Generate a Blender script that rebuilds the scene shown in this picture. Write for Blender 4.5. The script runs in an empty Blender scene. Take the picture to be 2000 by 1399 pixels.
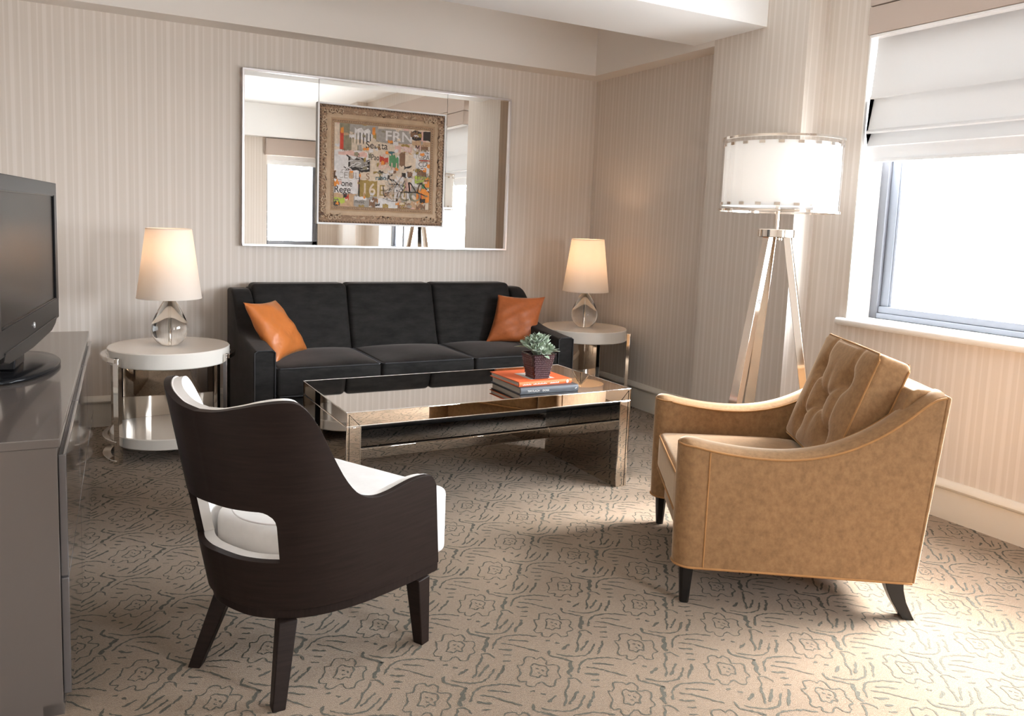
import bpy, bmesh, math, random
from mathutils import Vector, Matrix
random.seed(7)
SC = bpy.context.scene
COL = SC.collection
pi = math.pi

# ------------------------------------------------------------------ camera
def make_camera():
    f, yaw, pit, roll, cx, cy = 1537.34, .4894, .1112, -.0372, 965.36, 604.29
    c, s = math.cos(yaw), math.sin(yaw)
    fwd = Vector((s, c, 0)); right = Vector((c, -s, 0)); down = Vector((0, 0, -1))
    cp, sp = math.cos(pit), math.sin(pit)
    f2 = fwd * cp + down * sp; d2 = down * cp - fwd * sp
    cr, sr = math.cos(roll), math.sin(roll)
    r3 = right * cr + d2 * sr; d3 = d2 * cr - right * sr
    cam = bpy.data.cameras.new('camera'); o = bpy.data.objects.new('camera', cam); COL.objects.link(o)
    u = -d3; b = -f2
    o.matrix_world = Matrix(((r3.x, u.x, b.x, 0), (r3.y, u.y, b.y, 0), (r3.z, u.z, b.z, 1.25), (0, 0, 0, 1)))
    cam.sensor_fit = 'HORIZONTAL'; cam.sensor_width = 36; cam.lens = f / 2000 * 36
    cam.shift_x = (1000 - cx) / 2000; cam.shift_y = -(699.5 - cy) / 2000
    cam.clip_start = .02
    SC.camera = o
make_camera()

# ------------------------------------------------------------------ light and exposure
WORLD = bpy.data.worlds.new('sky'); SC.world = WORLD; WORLD.use_nodes = True
_bg = WORLD.node_tree.nodes['Background']
_nt = WORLD.node_tree                                   # bright overcast sky above, paler street and ground below the horizon
_tc = _nt.nodes.new('ShaderNodeTexCoord'); _sx = _nt.nodes.new('ShaderNodeSeparateXYZ'); _rp = _nt.nodes.new('ShaderNodeValToRGB'); _mr = _nt.nodes.new('ShaderNodeMapRange')
_mr.inputs['From Min'].default_value = -1; _nt.links.new(_tc.outputs['Generated'], _sx.inputs[0]); _nt.links.new(_sx.outputs[2], _mr.inputs['Value']); _nt.links.new(_mr.outputs[0], _rp.inputs['Fac'])
_e = _rp.color_ramp.elements
_e[0].position = .44; _e[0].color = (.66, .68, .69, 1); _e[1].position = .56; _e[1].color = (.91, .97, 1.03, 1)
_mx = _nt.nodes.new('ShaderNodeMapRange'); _mx.inputs['From Min'].default_value = -.3; _mx.inputs['From Max'].default_value = .38; _mx.inputs['To Min'].default_value = .14; _mx.inputs['To Max'].default_value = 1
_nt.links.new(_sx.outputs[0], _mx.inputs['Value'])          # the open side of the street is brighter than the side the rear window faces
_ml = _nt.nodes.new('ShaderNodeMix'); _ml.data_type = 'RGBA'; _ml.blend_type = 'MULTIPLY'; _ml.inputs[0].default_value = 1
_nt.links.new(_rp.outputs['Color'], _ml.inputs[6]); _nt.links.new(_mx.outputs[0], _ml.inputs[7])
_nt.links.new(_ml.outputs[2], _bg.inputs['Color'])
_bg.inputs['Strength'].default_value = 50.0
SC.view_settings.view_transform = 'Standard'
SC.view_settings.look = 'None'
SC.view_settings.gamma = 1
SC.view_settings.use_curve_mapping = False
SC.view_settings.exposure = 0.14
SC.cycles.max_bounces = 14
SC.cycles.diffuse_bounces = 8
SC.cycles.glossy_bounces = 6
SC.cycles.transmission_bounces = 10
SC.cycles.transparent_max_bounces = 16
SC.cycles.caustics_reflective = False
SC.cycles.caustics_refractive = False
SC.cycles.sample_clamp_indirect = 6

_sun = bpy.data.lights.new('hazy_sun', 'SUN'); _sun.energy = 29; _sun.angle = math.radians(25); _sun.color = (1, .98, .96)
_so = bpy.data.objects.new('hazy_sun', _sun); COL.objects.link(_so)
_az, _el = math.radians(-11), math.radians(45)
_so.rotation_euler = Vector((math.cos(_az) * math.cos(_el), math.sin(_az) * math.cos(_el), math.sin(_el))).to_track_quat('Z', 'Y').to_euler()
def portal(name, loc, rot, sx, sy):
    l = bpy.data.lights.new(name, 'AREA'); l.shape = 'RECTANGLE'; l.size = sx; l.size_y = sy
    l.cycles.is_portal = True
    o = bpy.data.objects.new(name, l); o.location = loc; o.rotation_euler = rot; COL.objects.link(o)
portal('window_daylight_side', (3.66, 1.475, 1.55), (0, pi / 2, 0), 1.5, 2.4)
portal('window_daylight_rear', (2.74, -1.755, 1.45), (pi / 2, 0, 0), .8, 1.3)

# ------------------------------------------------------------------ materials
def nodes_of(name):
    m = bpy.data.materials.new(name); m.use_nodes = True
    nt = m.node_tree
    return m, nt, nt.nodes['Principled BSDF']
def N(nt, t, **kw):
    n = nt.nodes.new(t)
    for k, v in kw.items(): setattr(n, k, v)
    return n
def mat(name, col, rough=.5, metal=0, spec=.5, coat=0, sheen=0, trans=0, ior=1.45, emit=None, estr=0,
        noise=None, bump=None, nscale=(1, 1, 1), sheen_tint=None):
    """noise=(scale, amount) colour variation; bump=(scale, strength, distance)"""
    m, nt, p = nodes_of(name)
    p.inputs['Base Color'].default_value = (*col, 1)
    p.inputs['Roughness'].default_value = rough
    p.inputs['Metallic'].default_value = metal
    p.inputs['Specular IOR Level'].default_value = spec
    p.inputs['Coat Weight'].default_value = coat
    p.inputs['Coat Roughness'].default_value = .05
    p.inputs['Sheen Weight'].default_value = sheen
    p.inputs['Sheen Roughness'].default_value = .3
    if sheen_tint: p.inputs['Sheen Tint'].default_value = (*sheen_tint, 1)
    p.inputs['Transmission Weight'].default_value = trans
    p.inputs['IOR'].default_value = ior
    if emit: p.inputs['Emission Color'].default_value = (*emit, 1); p.inputs['Emission Strength'].default_value = estr
    if noise or bump:
        tc = N(nt, 'ShaderNodeTexCoord'); mp = N(nt, 'ShaderNodeMapping')
        mp.inputs['Scale'].default_value = nscale
        nt.links.new(tc.outputs['Object'], mp.inputs['Vector'])
    if noise:
        nz = N(nt, 'ShaderNodeTexNoise'); nz.inputs['Scale'].default_value = noise[0]; nz.inputs['Detail'].default_value = 5
        nz.inputs['Roughness'].default_value = .65
        nt.links.new(mp.outputs[0], nz.inputs['Vector'])
        cr = N(nt, 'ShaderNodeValToRGB')
        a = noise[1]
        cr.color_ramp.elements[0].position = .3; cr.color_ramp.elements[1].position = .7
        cr.color_ramp.elements[0].color = tuple(max(0, c * (1 - a)) for c in col) + (1,)
        cr.color_ramp.elements[1].color = tuple(min(1, c * (1 + a)) for c in col) + (1,)
        nt.links.new(nz.outputs['Fac'], cr.inputs['Fac'])
        nt.links.new(cr.outputs['Color'], p.inputs['Base Color'])
    if bump:
        nb = N(nt, 'ShaderNodeTexNoise'); nb.inputs['Scale'].default_value = bump[0]; nb.inputs['Detail'].default_value = 3
        nt.links.new(mp.outputs[0], nb.inputs['Vector'])
        b = N(nt, 'ShaderNodeBump'); b.inputs['Strength'].default_value = bump[1]; b.inputs['Distance'].default_value = bump[2]
        nt.links.new(nb.outputs['Fac'], b.inputs['Height']); nt.links.new(b.outputs[0], p.inputs['Normal'])
    return m

def wallpaper(name, base, light, dark):
    m, nt, p = nodes_of(name)
    g = N(nt, 'ShaderNodeNewGeometry'); sp = N(nt, 'ShaderNodeSeparateXYZ'); nt.links.new(g.outputs['Position'], sp.inputs[0])
    ad = N(nt, 'ShaderNodeMath', operation='ADD'); nt.links.new(sp.outputs[0], ad.inputs[0]); nt.links.new(sp.outputs[1], ad.inputs[1])
    mu = N(nt, 'ShaderNodeMath', operation='DIVIDE'); mu.inputs[1].default_value = .152; nt.links.new(ad.outputs[0], mu.inputs[0])
    fr = N(nt, 'ShaderNodeMath', operation='FRACT'); nt.links.new(mu.outputs[0], fr.inputs[0])
    cr = N(nt, 'ShaderNodeValToRGB'); cr.color_ramp.interpolation = 'LINEAR'
    e = cr.color_ramp.elements
    stops = [(0, base), (.10, base), (.115, light), (.19, light), (.205, dark), (.36, base), (.375, light), (.40, light), (.415, base),
             (.52, dark), (.55, light), (.65, light), (.67, base), (.80, dark), (.82, light), (.86, light), (.88, base), (1, base)]
    e[0].position, e[0].color = stops[0][0], (*stops[0][1], 1)
    e[1].position, e[1].color = stops[-1][0], (*stops[-1][1], 1)
    for s, c in stops[1:-1]:
        x = e.new(s); x.color = (*c, 1)
    nt.links.new(fr.outputs[0], cr.inputs['Fac'])
    # fine vertical fibres
    mp = N(nt, 'ShaderNodeMapping'); mp.inputs['Scale'].default_value = (260, 260, 3); nt.links.new(g.outputs['Position'], mp.inputs['Vector'])
    nz = N(nt, 'ShaderNodeTexNoise'); nz.inputs['Scale'].default_value = 1; nz.inputs['Detail'].default_value = 2; nt.links.new(mp.outputs[0], nz.inputs['Vector'])
    mr = N(nt, 'ShaderNodeMapRange'); mr.inputs['To Min'].default_value = .95; mr.inputs['To Max'].default_value = 1.04; nt.links.new(nz.outputs['Fac'], mr.inputs['Value'])
    mx = N(nt, 'ShaderNodeMix', data_type='RGBA', blend_type='MULTIPLY'); mx.inputs['Factor'].default_value = 1
    nt.links.new(cr.outputs['Color'], mx.inputs[6]); nt.links.new(mr.outputs[0], mx.inputs[7])
    nt.links.new(mx.outputs[2], p.inputs['Base Color'])
    p.inputs['Roughness'].default_value = .48; p.inputs['Specular IOR Level'].default_value = .35
    return m

def thin_glass(name):
    m, nt, p = nodes_of(name); nt.nodes.remove(p)
    out = nt.nodes['Material Output']
    t = N(nt, 'ShaderNodeBsdfTransparent'); g = N(nt, 'ShaderNodeBsdfGlossy'); g.inputs['Roughness'].default_value = .01
    lw = N(nt, 'ShaderNodeLayerWeight'); lw.inputs['Blend'].default_value = .15
    fz = N(nt, 'ShaderNodeMapRange'); fz.inputs['To Min'].default_value = .02; fz.inputs['To Max'].default_value = .35
    nt.links.new(lw.outputs['Facing'], fz.inputs['Value'])
    mx = N(nt, 'ShaderNodeMixShader'); nt.links.new(fz.outputs[0], mx.inputs[0]); nt.links.new(t.outputs[0], mx.inputs[1]); nt.links.new(g.outputs[0], mx.inputs[2])
    nt.links.new(mx.outputs[0], out.inputs[0])
    return m

def translucent(name, col, amount, rough=.8):
    m, nt, p = nodes_of(name)
    out = nt.nodes['Material Output']
    p.inputs['Base Color'].default_value = (*col, 1); p.inputs['Roughness'].default_value = rough; p.inputs['Specular IOR Level'].default_value = .2
    t = N(nt, 'ShaderNodeBsdfTranslucent'); t.inputs['Color'].default_value = (*col, 1)
    mx = N(nt, 'ShaderNodeMixShader'); mx.inputs[0].default_value = amount
    nt.links.new(p.outputs[0], mx.inputs[1]); nt.links.new(t.outputs[0], mx.inputs[2]); nt.links.new(mx.outputs[0], out.inputs[0])
    return m

def velvet(name, col, var, scale, sheen, tint, stretch=(1, 1, 1)):
    return mat(name, col, rough=.75, spec=.15, sheen=sheen, sheen_tint=tint, noise=(scale, var), bump=(900, .15, .001), nscale=stretch)

def wood(name, col, ns=(60, 6, 6)):
    return mat(name, col, rough=.42, spec=.15, coat=.0, noise=(2.0, .22), bump=(3, .08, .001), nscale=ns)

M = {}
M['wallpaper'] = wallpaper('striped_wallpaper', (.665, .602, .542), (.72, .66, .607), (.645, .58, .518))
M['paint'] = mat('cream_paint', (.80, .755, .71), .6, spec=.3)
M['ceil'] = mat('white_ceiling_paint', (.90, .905, .905), .7, spec=.3)
M['trim'] = mat('ivory_trim_paint', (.74, .70, .63), .4, spec=.4)
M['sillwhite'] = mat('white_sill_paint', (.85, .84, .82), .35, spec=.4)
M['carpet'] = mat('beige_cut_pile_carpet', (.272, .198, .138), .95, spec=.05, sheen=.4, sheen_tint=(1, .95, .9), noise=(150, .20), bump=(420, .8, .005))
M['carpetline'] = mat('teal_grey_carpet_line', (.118, .112, .092), .95, spec=.05, noise=(300, .3), bump=(420, .5, .004))
M['charcoal'] = velvet('charcoal_velvet', (.0185, .0172, .0165), .40, 9, .22, (.7, .62, .58), (1, 1, 3))
M['charcoal_pipe'] = velvet('charcoal_piping', (.045, .045, .047), .1, 9, .5, (.6, .6, .65))
M['gold'] = velvet('golden_brown_velvet', (.265, .148, .070), .20, 60, 1.0, (1, .86, .68), (1, 1, .8))
M['goldpipe'] = velvet('golden_brown_piping', (.36, .18, .07), .1, 20, .5, (1, .8, .55))
M['orange'] = mat('orange_satin', (.54, .165, .038), .36, spec=.5, sheen=.3, sheen_tint=(1, .7, .4), noise=(3, .10), bump=(7, .55, .03))
M['rust'] = mat('rust_orange_satin', (.38, .105, .030), .45, spec=.4, sheen=.3, sheen_tint=(1, .6, .4), noise=(30, .14), bump=(9, .35, .02))
M['wenge'] = wood('dark_stained_wood', (.019, .0125, .0105), (4, 4, 60))
M['wenge_rail'] = wood('dark_stained_wood_rail', (.019, .0125, .0105), (60, 60, 4))
M['blackwood'] = mat('black_stained_wood', (.012, .010, .009), .35, spec=.4)
M['white_cloth'] = mat('white_upholstery', (.74, .72, .70), .6, spec=.25, noise=(14, .05), bump=(6, .25, .01))
M['welt'] = mat('pale_grey_welt', (.60, .56, .54), .6, spec=.25)
M['chrome'] = mat('polished_chrome', (.86, .83, .79), .06, metal=1)
M['nickel'] = mat('polished_nickel', (.80, .73, .66), .09, metal=1)
M['silverframe'] = mat('silver_frame', (.80, .77, .78), .28, metal=.8)
M['mirror'] = mat('silver_mirror', (.93, .93, .91), .0, metal=1)
M['bronze'] = mat('antiqued_bronze_mirror', (.77, .715, .655), .02, metal=1, bump=(5, .006, .001))
M['bronze_dark'] = mat('smoked_bronze_mirror', (.58, .51, .44), .03, metal=1, bump=(5, .006, .001))
M['lacquer'] = mat('ivory_lacquer', (.76, .72, .66), .14, spec=.5, coat=.4)
M['greylacquer'] = mat('warm_grey_gloss_lacquer', (.135, .115, .105), .16, spec=.5, coat=.35)
M['greyfront'] = mat('grey_high_gloss_drawer_front', (.12, .11, .11), .07, spec=.6, coat=.9)
M['crystal'] = mat('clear_crystal', (1, .99, .96), .0, trans=1, ior=1.48)
M['shade'] = translucent('ivory_lamp_shade', (.90, .86, .81), .5)
M['drum'] = translucent('white_drum_shade', (.93, .93, .93), .5)
M['acrylic'] = thin_glass('clear_acrylic')
M['glass'] = thin_glass('window_glass')
M['bulb'] = mat('warm_bulb', (1, .85, .6), .3, emit=(1, .66, .38), estr=4)
M['winframe'] = mat('grey_aluminium_frame', (.10, .10, .11), .5, metal=.0)
M['winrail'] = mat('pale_grey_aluminium_rail', (.20, .215, .25), .45, metal=.0)
M['blind'] = translucent('white_roman_blind_linen', (.80, .81, .82), .045)
M['valance'] = mat('taupe_valance_fabric', (.50, .42, .37), .8, spec=.15, bump=(500, .1, .001))
M['tvplastic'] = mat('dark_grey_gloss_plastic', (.017, .015, .0135), .35, spec=.15)
M['tvblack'] = mat('black_gloss_plastic', (.010, .010, .011), .20, spec=.15)
M['screen'] = mat('dark_glossy_screen', (.010, .008, .007), .22, spec=.10)
M['badge'] = mat('silver_badge', (.75, .75, .75), .3, metal=.8)
M['pages'] = mat('book_pages', (.50, .46, .40), .8, nscale=(1, 1, 60), noise=(20, .15))
M['bookorange'] = mat('orange_book_cloth', (.80, .155, .050), .5, spec=.3)
M['bookslate'] = mat('slate_book_cloth', (.082, .088, .100), .45, spec=.4)
M['bookwhite'] = mat('white_book_print', (.72, .70, .68), .5)
M['bookred'] = mat('dark_red_endpaper', (.25, .02, .02), .6)
M['pot'] = mat('dark_plum_woven_pot', (.030, .012, .014), .25, spec=.6)
M['potline'] = mat('plum_pot_highlight', (.13, .075, .085), .16, spec=.9)
M['soil'] = mat('dark_soil', (.03, .022, .015), .95)
M['leaf'] = mat('grey_green_succulent_leaf', (.27, .33, .245), .55, spec=.3, noise=(40, .22), sheen=.3)
M['leafred'] = mat('reddish_succulent_tip', (.22, .20, .14), .6, spec=.3)
M['giltframe'] = mat('antique_gilt', (.40, .265, .165), .45, spec=.4, noise=(25, .18))
M['giltband'] = mat('brown_gilt_band', (.33, .215, .14), .55, spec=.3, noise=(90, .45))
M['giltsmooth'] = mat('smooth_gilt_cove', (.47, .335, .215), .42, spec=.4, noise=(12, .12))
M['giltdark'] = mat('dark_gilt_recess', (.13, .075, .05), .6, noise=(80, .4), bump=(200, .6, .004))
M['giltlight'] = mat('bright_gilt_highlight', (.53, .40, .28), .45, spec=.5)
M['whitebox'] = mat('white_box_frame', (.86, .86, .87), .3, spec=.5)
for nm, c in dict(p_cream=(.66, .54, .42), p_white=(.68, .65, .64), p_grey=(.34, .31, .28), p_olive=(.24, .21, .14), p_black=(.045, .035, .03), p_brown=(.22, .12, .07),
                  p_tan=(.50, .33, .20), p_orange=(.72, .26, .05), p_red=(.50, .06, .035), p_green=(.10, .26, .12), p_lime=(.42, .50, .08), p_teal=(.06, .13, .15), p_pink=(.66, .42, .36), p_mustard=(.34, .23, .07)).items():
    M[nm] = mat('collage_' + nm[2:], c, .6, spec=.3, noise=(45, .18))

# ------------------------------------------------------------------ mesh builder
class MB:
    def __init__(s): s.v = []; s.f = []; s.m = []
    def add(s, vs, fs, mi=0):
        o = len(s.v); s.v += [tuple(v) for v in vs]
        for f in fs: s.f.append([o + i for i in f]); s.m.append(mi)
    def box(s, x0, x1, y0, y1, z0, z1, mi=0):
        s.add([(x0, y0, z0), (x1, y0, z0), (x1, y1, z0), (x0, y1, z0), (x0, y0, z1), (x1, y0, z1), (x1, y1, z1), (x0, y1, z1)],
              [(0, 3, 2, 1), (4, 5, 6, 7), (0, 1, 5, 4), (1, 2, 6, 5), (2, 3, 7, 6), (3, 0, 4, 7)], mi)
    def obox(s, mtx, hx, hy, hz, mi=0):
        o = len(s.v); s.box(-hx, hx, -hy, hy, -hz, hz, mi)
        for i in range(o, len(s.v)): s.v[i] = tuple(mtx @ Vector(s.v[i]))
    def grid(s, rows, cu=False, cv=False, mi=0, mask=None):
        nu, nv = len(rows), len(rows[0]); vs = [p for r in rows for p in r]; fs = []
        for i in range(nu if cu else nu - 1):
            for j in range(nv if cv else nv - 1):
                if mask and not mask(i, j): continue
                i2, j2 = (i + 1) % nu, (j + 1) % nv
                fs.append((i * nv + j, i2 * nv + j, i2 * nv + j2, i * nv + j2))
        s.add(vs, fs, mi)
    def loft(s, secs, caps=True, mi=0):
        s.grid(secs, cv=True, mi=mi)
        if caps:
            n = len(secs[0])
            s.add(secs[0], [tuple(range(n))], mi); s.add(secs[-1], [tuple(range(n))], mi)
    def tube(s, path, r, seg=8, closed=False, mi=0, caps=True):
        P = [Vector(p) for p in path]; n = len(P); secs = []; up = None
        for i in range(n):
            a = P[(i - 1) % n] if (closed or i > 0) else P[i]; b = P[(i + 1) % n] if (closed or i < n - 1) else P[i]
            t = (b - a).normalized()
            if up is None:
                up = Vector((0, 0, 1)) if abs(t.z) < .9 else Vector((1, 0, 0))
            x = t.cross(up).normalized(); up = x.cross(t).normalized()
            rr = r[i] if isinstance(r, (list, tuple)) else r
            secs.append([P[i] + (x * math.cos(2 * pi * k / seg) + up * math.sin(2 * pi * k / seg)) * rr for k in range(seg)])
        s.grid(secs, cu=closed, cv=True, mi=mi)
        if caps and not closed:
            s.add(secs[0], [tuple(range(seg))], mi); s.add(secs[-1], [tuple(range(seg))], mi)
    def lathe(s, prof, seg=48, c=(0, 0, 0), mi=0, closed=False):
        rows = [[(c[0] + r * math.cos(2 * pi * k / seg), c[1] + r * math.sin(2 * pi * k / seg), c[2] + z) for k in range(seg)] for r, z in prof]
        s.grid(rows, cu=closed, cv=True, mi=mi)
        if not closed:
            if prof[0][0] > 1e-6: s.add(rows[0], [tuple(range(seg))], mi)
            if prof[-1][0] > 1e-6: s.add(rows[-1], [tuple(range(seg))], mi)
    def prism(s, poly, a0, a1, axis=2, mi=0):
        def P(p, a):
            return {2: (p[0], p[1], a), 0: (a, p[0], p[1]), 1: (p[0], a, p[1])}[axis]
        s.loft([[P(p, a0) for p in poly], [P(p, a1) for p in poly]], True, mi)
    def rbox(s, c, size, r, k=3, n=5, warp=None, mi=0):
        hx, hy, hz = [x / 2 for x in size]; r = min(r, hx, hy, hz)
        def axis(h):
            e = [-h + r * (1 - math.cos(pi / 2 * i / k)) for i in range(k + 1)]
            inner = [-(h - r) + 2 * (h - r) * i / n for i in range(1, n)] if h - r > 1e-5 else []
            return e + inner + [-x for x in reversed(e)]
        A = [axis(h) for h in (hx, hy, hz)]
        H = (hx, hy, hz)
        def mp(p):
            q = [max(-(H[i] - r), min(H[i] - r, p[i])) for i in range(3)]
            d = Vector([p[i] - q[i] for i in range(3)])
            if d.length > 1e-9: d = d.normalized() * r
            w = Vector(q) + d
            if warp: w = Vector(warp(w.x, w.y, w.z))
            return (w.x + c[0], w.y + c[1], w.z + c[2])
        for ax in range(3):
            b, d = [(1, 2), (2, 0), (0, 1)][ax]
            for sg in (-1, 1):
                rows = []
                for u in A[b]:
                    row = []
                    for v in A[d]:
                        p = [0, 0, 0]; p[ax] = sg * H[ax]; p[b] = u; p[d] = v; row.append(mp(p))
                    rows.append(row)
                s.grid(rows, mi=mi)
    def xf(s, mtx):
        s.v = [tuple(mtx @ Vector(v)) for v in s.v]; return s
    def build(s, name, mats, parent=None, bevel=None, sharp=42, weld=1e-5, subsurf=0, loc=None):
        me = bpy.data.meshes.new(name)
        me.from_pydata(s.v, [], s.f)
        if not isinstance(mats, (list, tuple)): mats = [mats]
        for k in mats: me.materials.append(M[k] if isinstance(k, str) else k)
        for p, mi in zip(me.polygons, s.m): p.material_index = mi
        bm = bmesh.new(); bm.from_mesh(me)
        if weld: bmesh.ops.remove_doubles(bm, verts=bm.verts, dist=weld)
        bmesh.ops.recalc_face_normals(bm, faces=bm.faces)
        bm.to_mesh(me); bm.free()
        for p in me.polygons: p.use_smooth = True
        me.set_sharp_from_angle(angle=math.radians(sharp))
        o = bpy.data.objects.new(name, me); COL.objects.link(o)
        if parent: o.parent = parent
        if loc: o.location = loc
        if bevel:
            b = o.modifiers.new('bevel', 'BEVEL'); b.width = bevel; b.segments = 3; b.limit_method = 'ANGLE'; b.angle_limit = math.radians(38)
            b.harden_normals = False
        if subsurf:
            q = o.modifiers.new('sub', 'SUBSURF'); q.levels = subsurf; q.render_levels = subsurf
        return o

def thing(name, label, cat, loc=(0, 0, 0), rz=0, group=None):
    o = bpy.data.objects.new(name, None); COL.objects.link(o); o.empty_display_size = .1
    o.location = loc; o.rotation_euler = (0, 0, rz)
    o['label'] = label; o['category'] = cat
    if group: o['group'] = group
    return o
def tag(o, label, cat, group=None):
    o['label'] = label; o['category'] = cat
    if group: o['group'] = group
    return o
def struct(o, label=None):
    o['kind'] = 'structure'
    if label: o['label'] = label
    return o
def copy_tree(o, parent=None):
    c = o.copy(); COL.objects.link(c)
    if parent: c.parent = parent
    for ch in [x for x in bpy.data.objects if x.parent == o]: copy_tree(ch, c)
    return c
def children(o): return [x for x in bpy.data.objects if x.parent == o]
def lerp(a, b, t): return a + (b - a) * t
def interp(xs, ys, x):
    if x <= xs[0]: return ys[0]
    for i in range(len(xs) - 1):
        if x <= xs[i + 1]:
            t = (x - xs[i]) / (xs[i + 1] - xs[i]); return lerp(ys[i], ys[i + 1], t)
    return ys[-1]
def catmull(P, t):
    """P list of tuples, t in [0, len-1]"""
    n = len(P); i = min(int(t), n - 2); u = t - i
    p0, p1, p2, p3 = P[max(i - 1, 0)], P[i], P[i + 1], P[min(i + 2, n - 1)]
    return tuple(.5 * (2 * b + (c - a) * u + (2 * a - 5 * b + 4 * c - d) * u * u + (-a + 3 * b - 3 * c + d) * u ** 3) for a, b, c, d in zip(p0, p1, p2, p3))
def smooth_path(P, n):
    return [catmull(P, (len(P) - 1) * i / n) for i in range(n + 1)]

# ------------------------------------------------------------------ the room
X0, X1, Y0, Y1, ZC = -.78, 3.42, -1.5, 4.933, 2.72
WY0, WY1, WZ0, WZ1 = .30, 2.65, .832, 2.38        # window in the right wall
RX0, RX1, RZ0, RZ1 = 2.36, 3.12, .80, 2.12         # window in the rear wall

def carpet_floor():
    b = MB()
    b.box(X0 - .3, X1 + .3, Y0 - .3, Y1 + .3, -.1, 0, 0)
    S = [([(-.042, .043), (-.025, .039), (-.005, .066), (.019, .061), (.023, .046), (.042, .049), (.045, .026), (.036, .009), (.06, -.002), (.059, -.019), (.043, -.036), (.038, -.061), (.017, -.065), (.002, -.085), (-.017, -.08), (-.019, -.059), (-.032, -.057), (-.053, -.067), (-.067, -.054), (-.059, -.038), (-.075, -.031), (-.073, -.015), (-.056, .001), (-.047, .021), (-.042, .043)], .0030),
         ([(-.008, .024), (.006, .029), (.015, .018), (.028, .008), (.027, -.012), (.012, -.026), (.005, -.04), (-.003, -.029), (-.019, -.036), (-.024, -.027), (-.034, -.019), (-.018, .001), (-.008, .024)], .0032),
         ([(-.001, .007), (.003, -.001)], .004), ([(.009, -.004), (.010, -.015)], .003), ([(-.008, -.013), (-.002, -.021)], .003),
         ([(.112, -.004), (.096, -.018), (.089, -.036), (.072, -.049), (.067, -.07)], .0095),
         ([(.051, -.074), (.073, -.081), (.078, -.109)], .0036),
         ([(.051, -.077), (.044, -.094), (.022, -.116), (.012, -.125), (-.005, -.155), (-.025, -.173)], .0048),
         ([(.081, .072), (.07, .048), (.084, .029), (.1, .011), (.115, -.007)], .0055),
         ([(.09, .047), (.111, .027), (.139, .01), (.174, .008), (.203, .026), (.226, .047)], .0042),
         ([(.12, .061), (.139, .069), (.156, .077)], .0065), ([(.166, .031), (.189, .047), (.22, .071)], .0055),
         ([(.201, -.004), (.224, .017), (.243, .031), (.259, .052)], .0060),
         ([(.1, .121), (.114, .119)], .006), ([(.122, .102), (.132, .092)], .007),
         ([(.095, -.063), (.123, -.03), (.154, -.015), (.186, -.02), (.218, -.032), (.25, -.057)], .0045),
         ([(.16, -.037), (.185, -.05), (.212, -.071)], .0045), ([(.132, -.046), (.15, -.059), (.167, -.075), (.187, -.102), (.213, -.132)], .0040),
         ([(.111, -.07), (.126, -.082), (.146, -.091)], .0062), ([(.108, -.105), (.13, -.115)], .0058), ([(.091, -.131), (.113, -.141)], .0045)]
    strokes = []
    rnd = random.Random(3)
    for pts, w in S:
        n = max(4, int(sum(math.dist(pts[i], pts[i + 1]) for i in range(len(pts) - 1)) / .0070))
        cp = smooth_path(pts, n); strokes.append((cp, w))
    ax, ay, bx, by = .1615, -.2095, -.1735, -.2035
    for i in range(-45, 46):
        for j in range(-45, 46):
            ox, oy = 1.298 + i * ax + j * bx, 1.974 + i * ay + j * by
            if not (X0 - .2 < ox < X1 + .1 and Y0 - .1 < oy < Y1 + .1): continue
            for cp, w in strokes:
                L = []; R = []; n = len(cp) - 1
                for k, (px, py) in enumerate(cp):
                    qa = cp[max(k - 1, 0)]; qb = cp[min(k + 1, n)]
                    dx, dy = qb[0] - qa[0], qb[1] - qa[1]; l = math.hypot(dx, dy) or 1
                    nx, ny = -dy / l, dx / l
                    ww = (w * .55 + .0006) * (.45 + .95 * rnd.random()) * (.55 if k in (0, n) else 1)
                    jx = (rnd.random() - .5) * .0036
                    x, y = ox + px + nx * jx, oy + py + ny * jx
                    L.append((x + nx * ww, y + ny * ww)); R.append((x - nx * ww, y - ny * ww))
                for k in range(n):
                    q = [L[k], L[k + 1], R[k + 1], R[k]]
                    if all(X0 < a < X1 and Y0 < c < Y1 for a, c in q):
                        b.add([(a, c, .0007) for a, c in q], [(0, 3, 2, 1)], 1)
    me = bpy.data.meshes.new('floor'); me.from_pydata(b.v, [], b.f)
    me.materials.append(M['carpet']); me.materials.append(M['carpetline'])
    for p, mi in zip(me.polygons, b.m): p.material_index = mi
    bm = bmesh.new(); bm.from_mesh(me)
    for f in bm.faces:
        if f.material_index == 1 and f.normal.z < 0: f.normal_flip()
    bm.to_mesh(me); bm.free()
    o = bpy.data.objects.new('floor', me); COL.objects.link(o); struct(o)
carpet_floor()

b = MB(); b.box(X0 - .3, X1 + .3, Y0 - .3, Y1 + .3, ZC, ZC + .1); struct(b.build('ceiling', 'ceil'))
b = MB(); b.box(X0 - .3, X1 + .3, Y1, Y1 + .2, 0, ZC); struct(b.build('wall_back', 'wallpaper'))
b = MB(); b.box(X0 - .2, X0, Y0, Y1, 0, ZC); struct(b.build('wall_left', 'wallpaper'))
def holed(b, a0, a1, z0, z1, put):
    put(b, a0[0], a1[0], 0, ZC); put(b, a1[1], a0[1], 0, ZC); put(b, a1[0], a1[1], 0, z0); put(b, a1[0], a1[1], z1, ZC)
b = MB(); holed(b, (Y0 - .3, Y1 + .3), (WY0, WY1), WZ0 - .02, WZ1, lambda b, p, q, z, w: b.box(X1, X1 + .26, p, q, z, w)); struct(b.build('wall_right', 'wallpaper'))
b = MB()
for p, q, z, w in ((X0 - .3, RX0, 0, ZC), (RX1, X1 + .3, 0, ZC), (RX0, RX1, 0, RZ0 - .02), (RX0, RX1, RZ1, ZC)): b.box(p, q, Y0 - .26, Y0, z, w)
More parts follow.
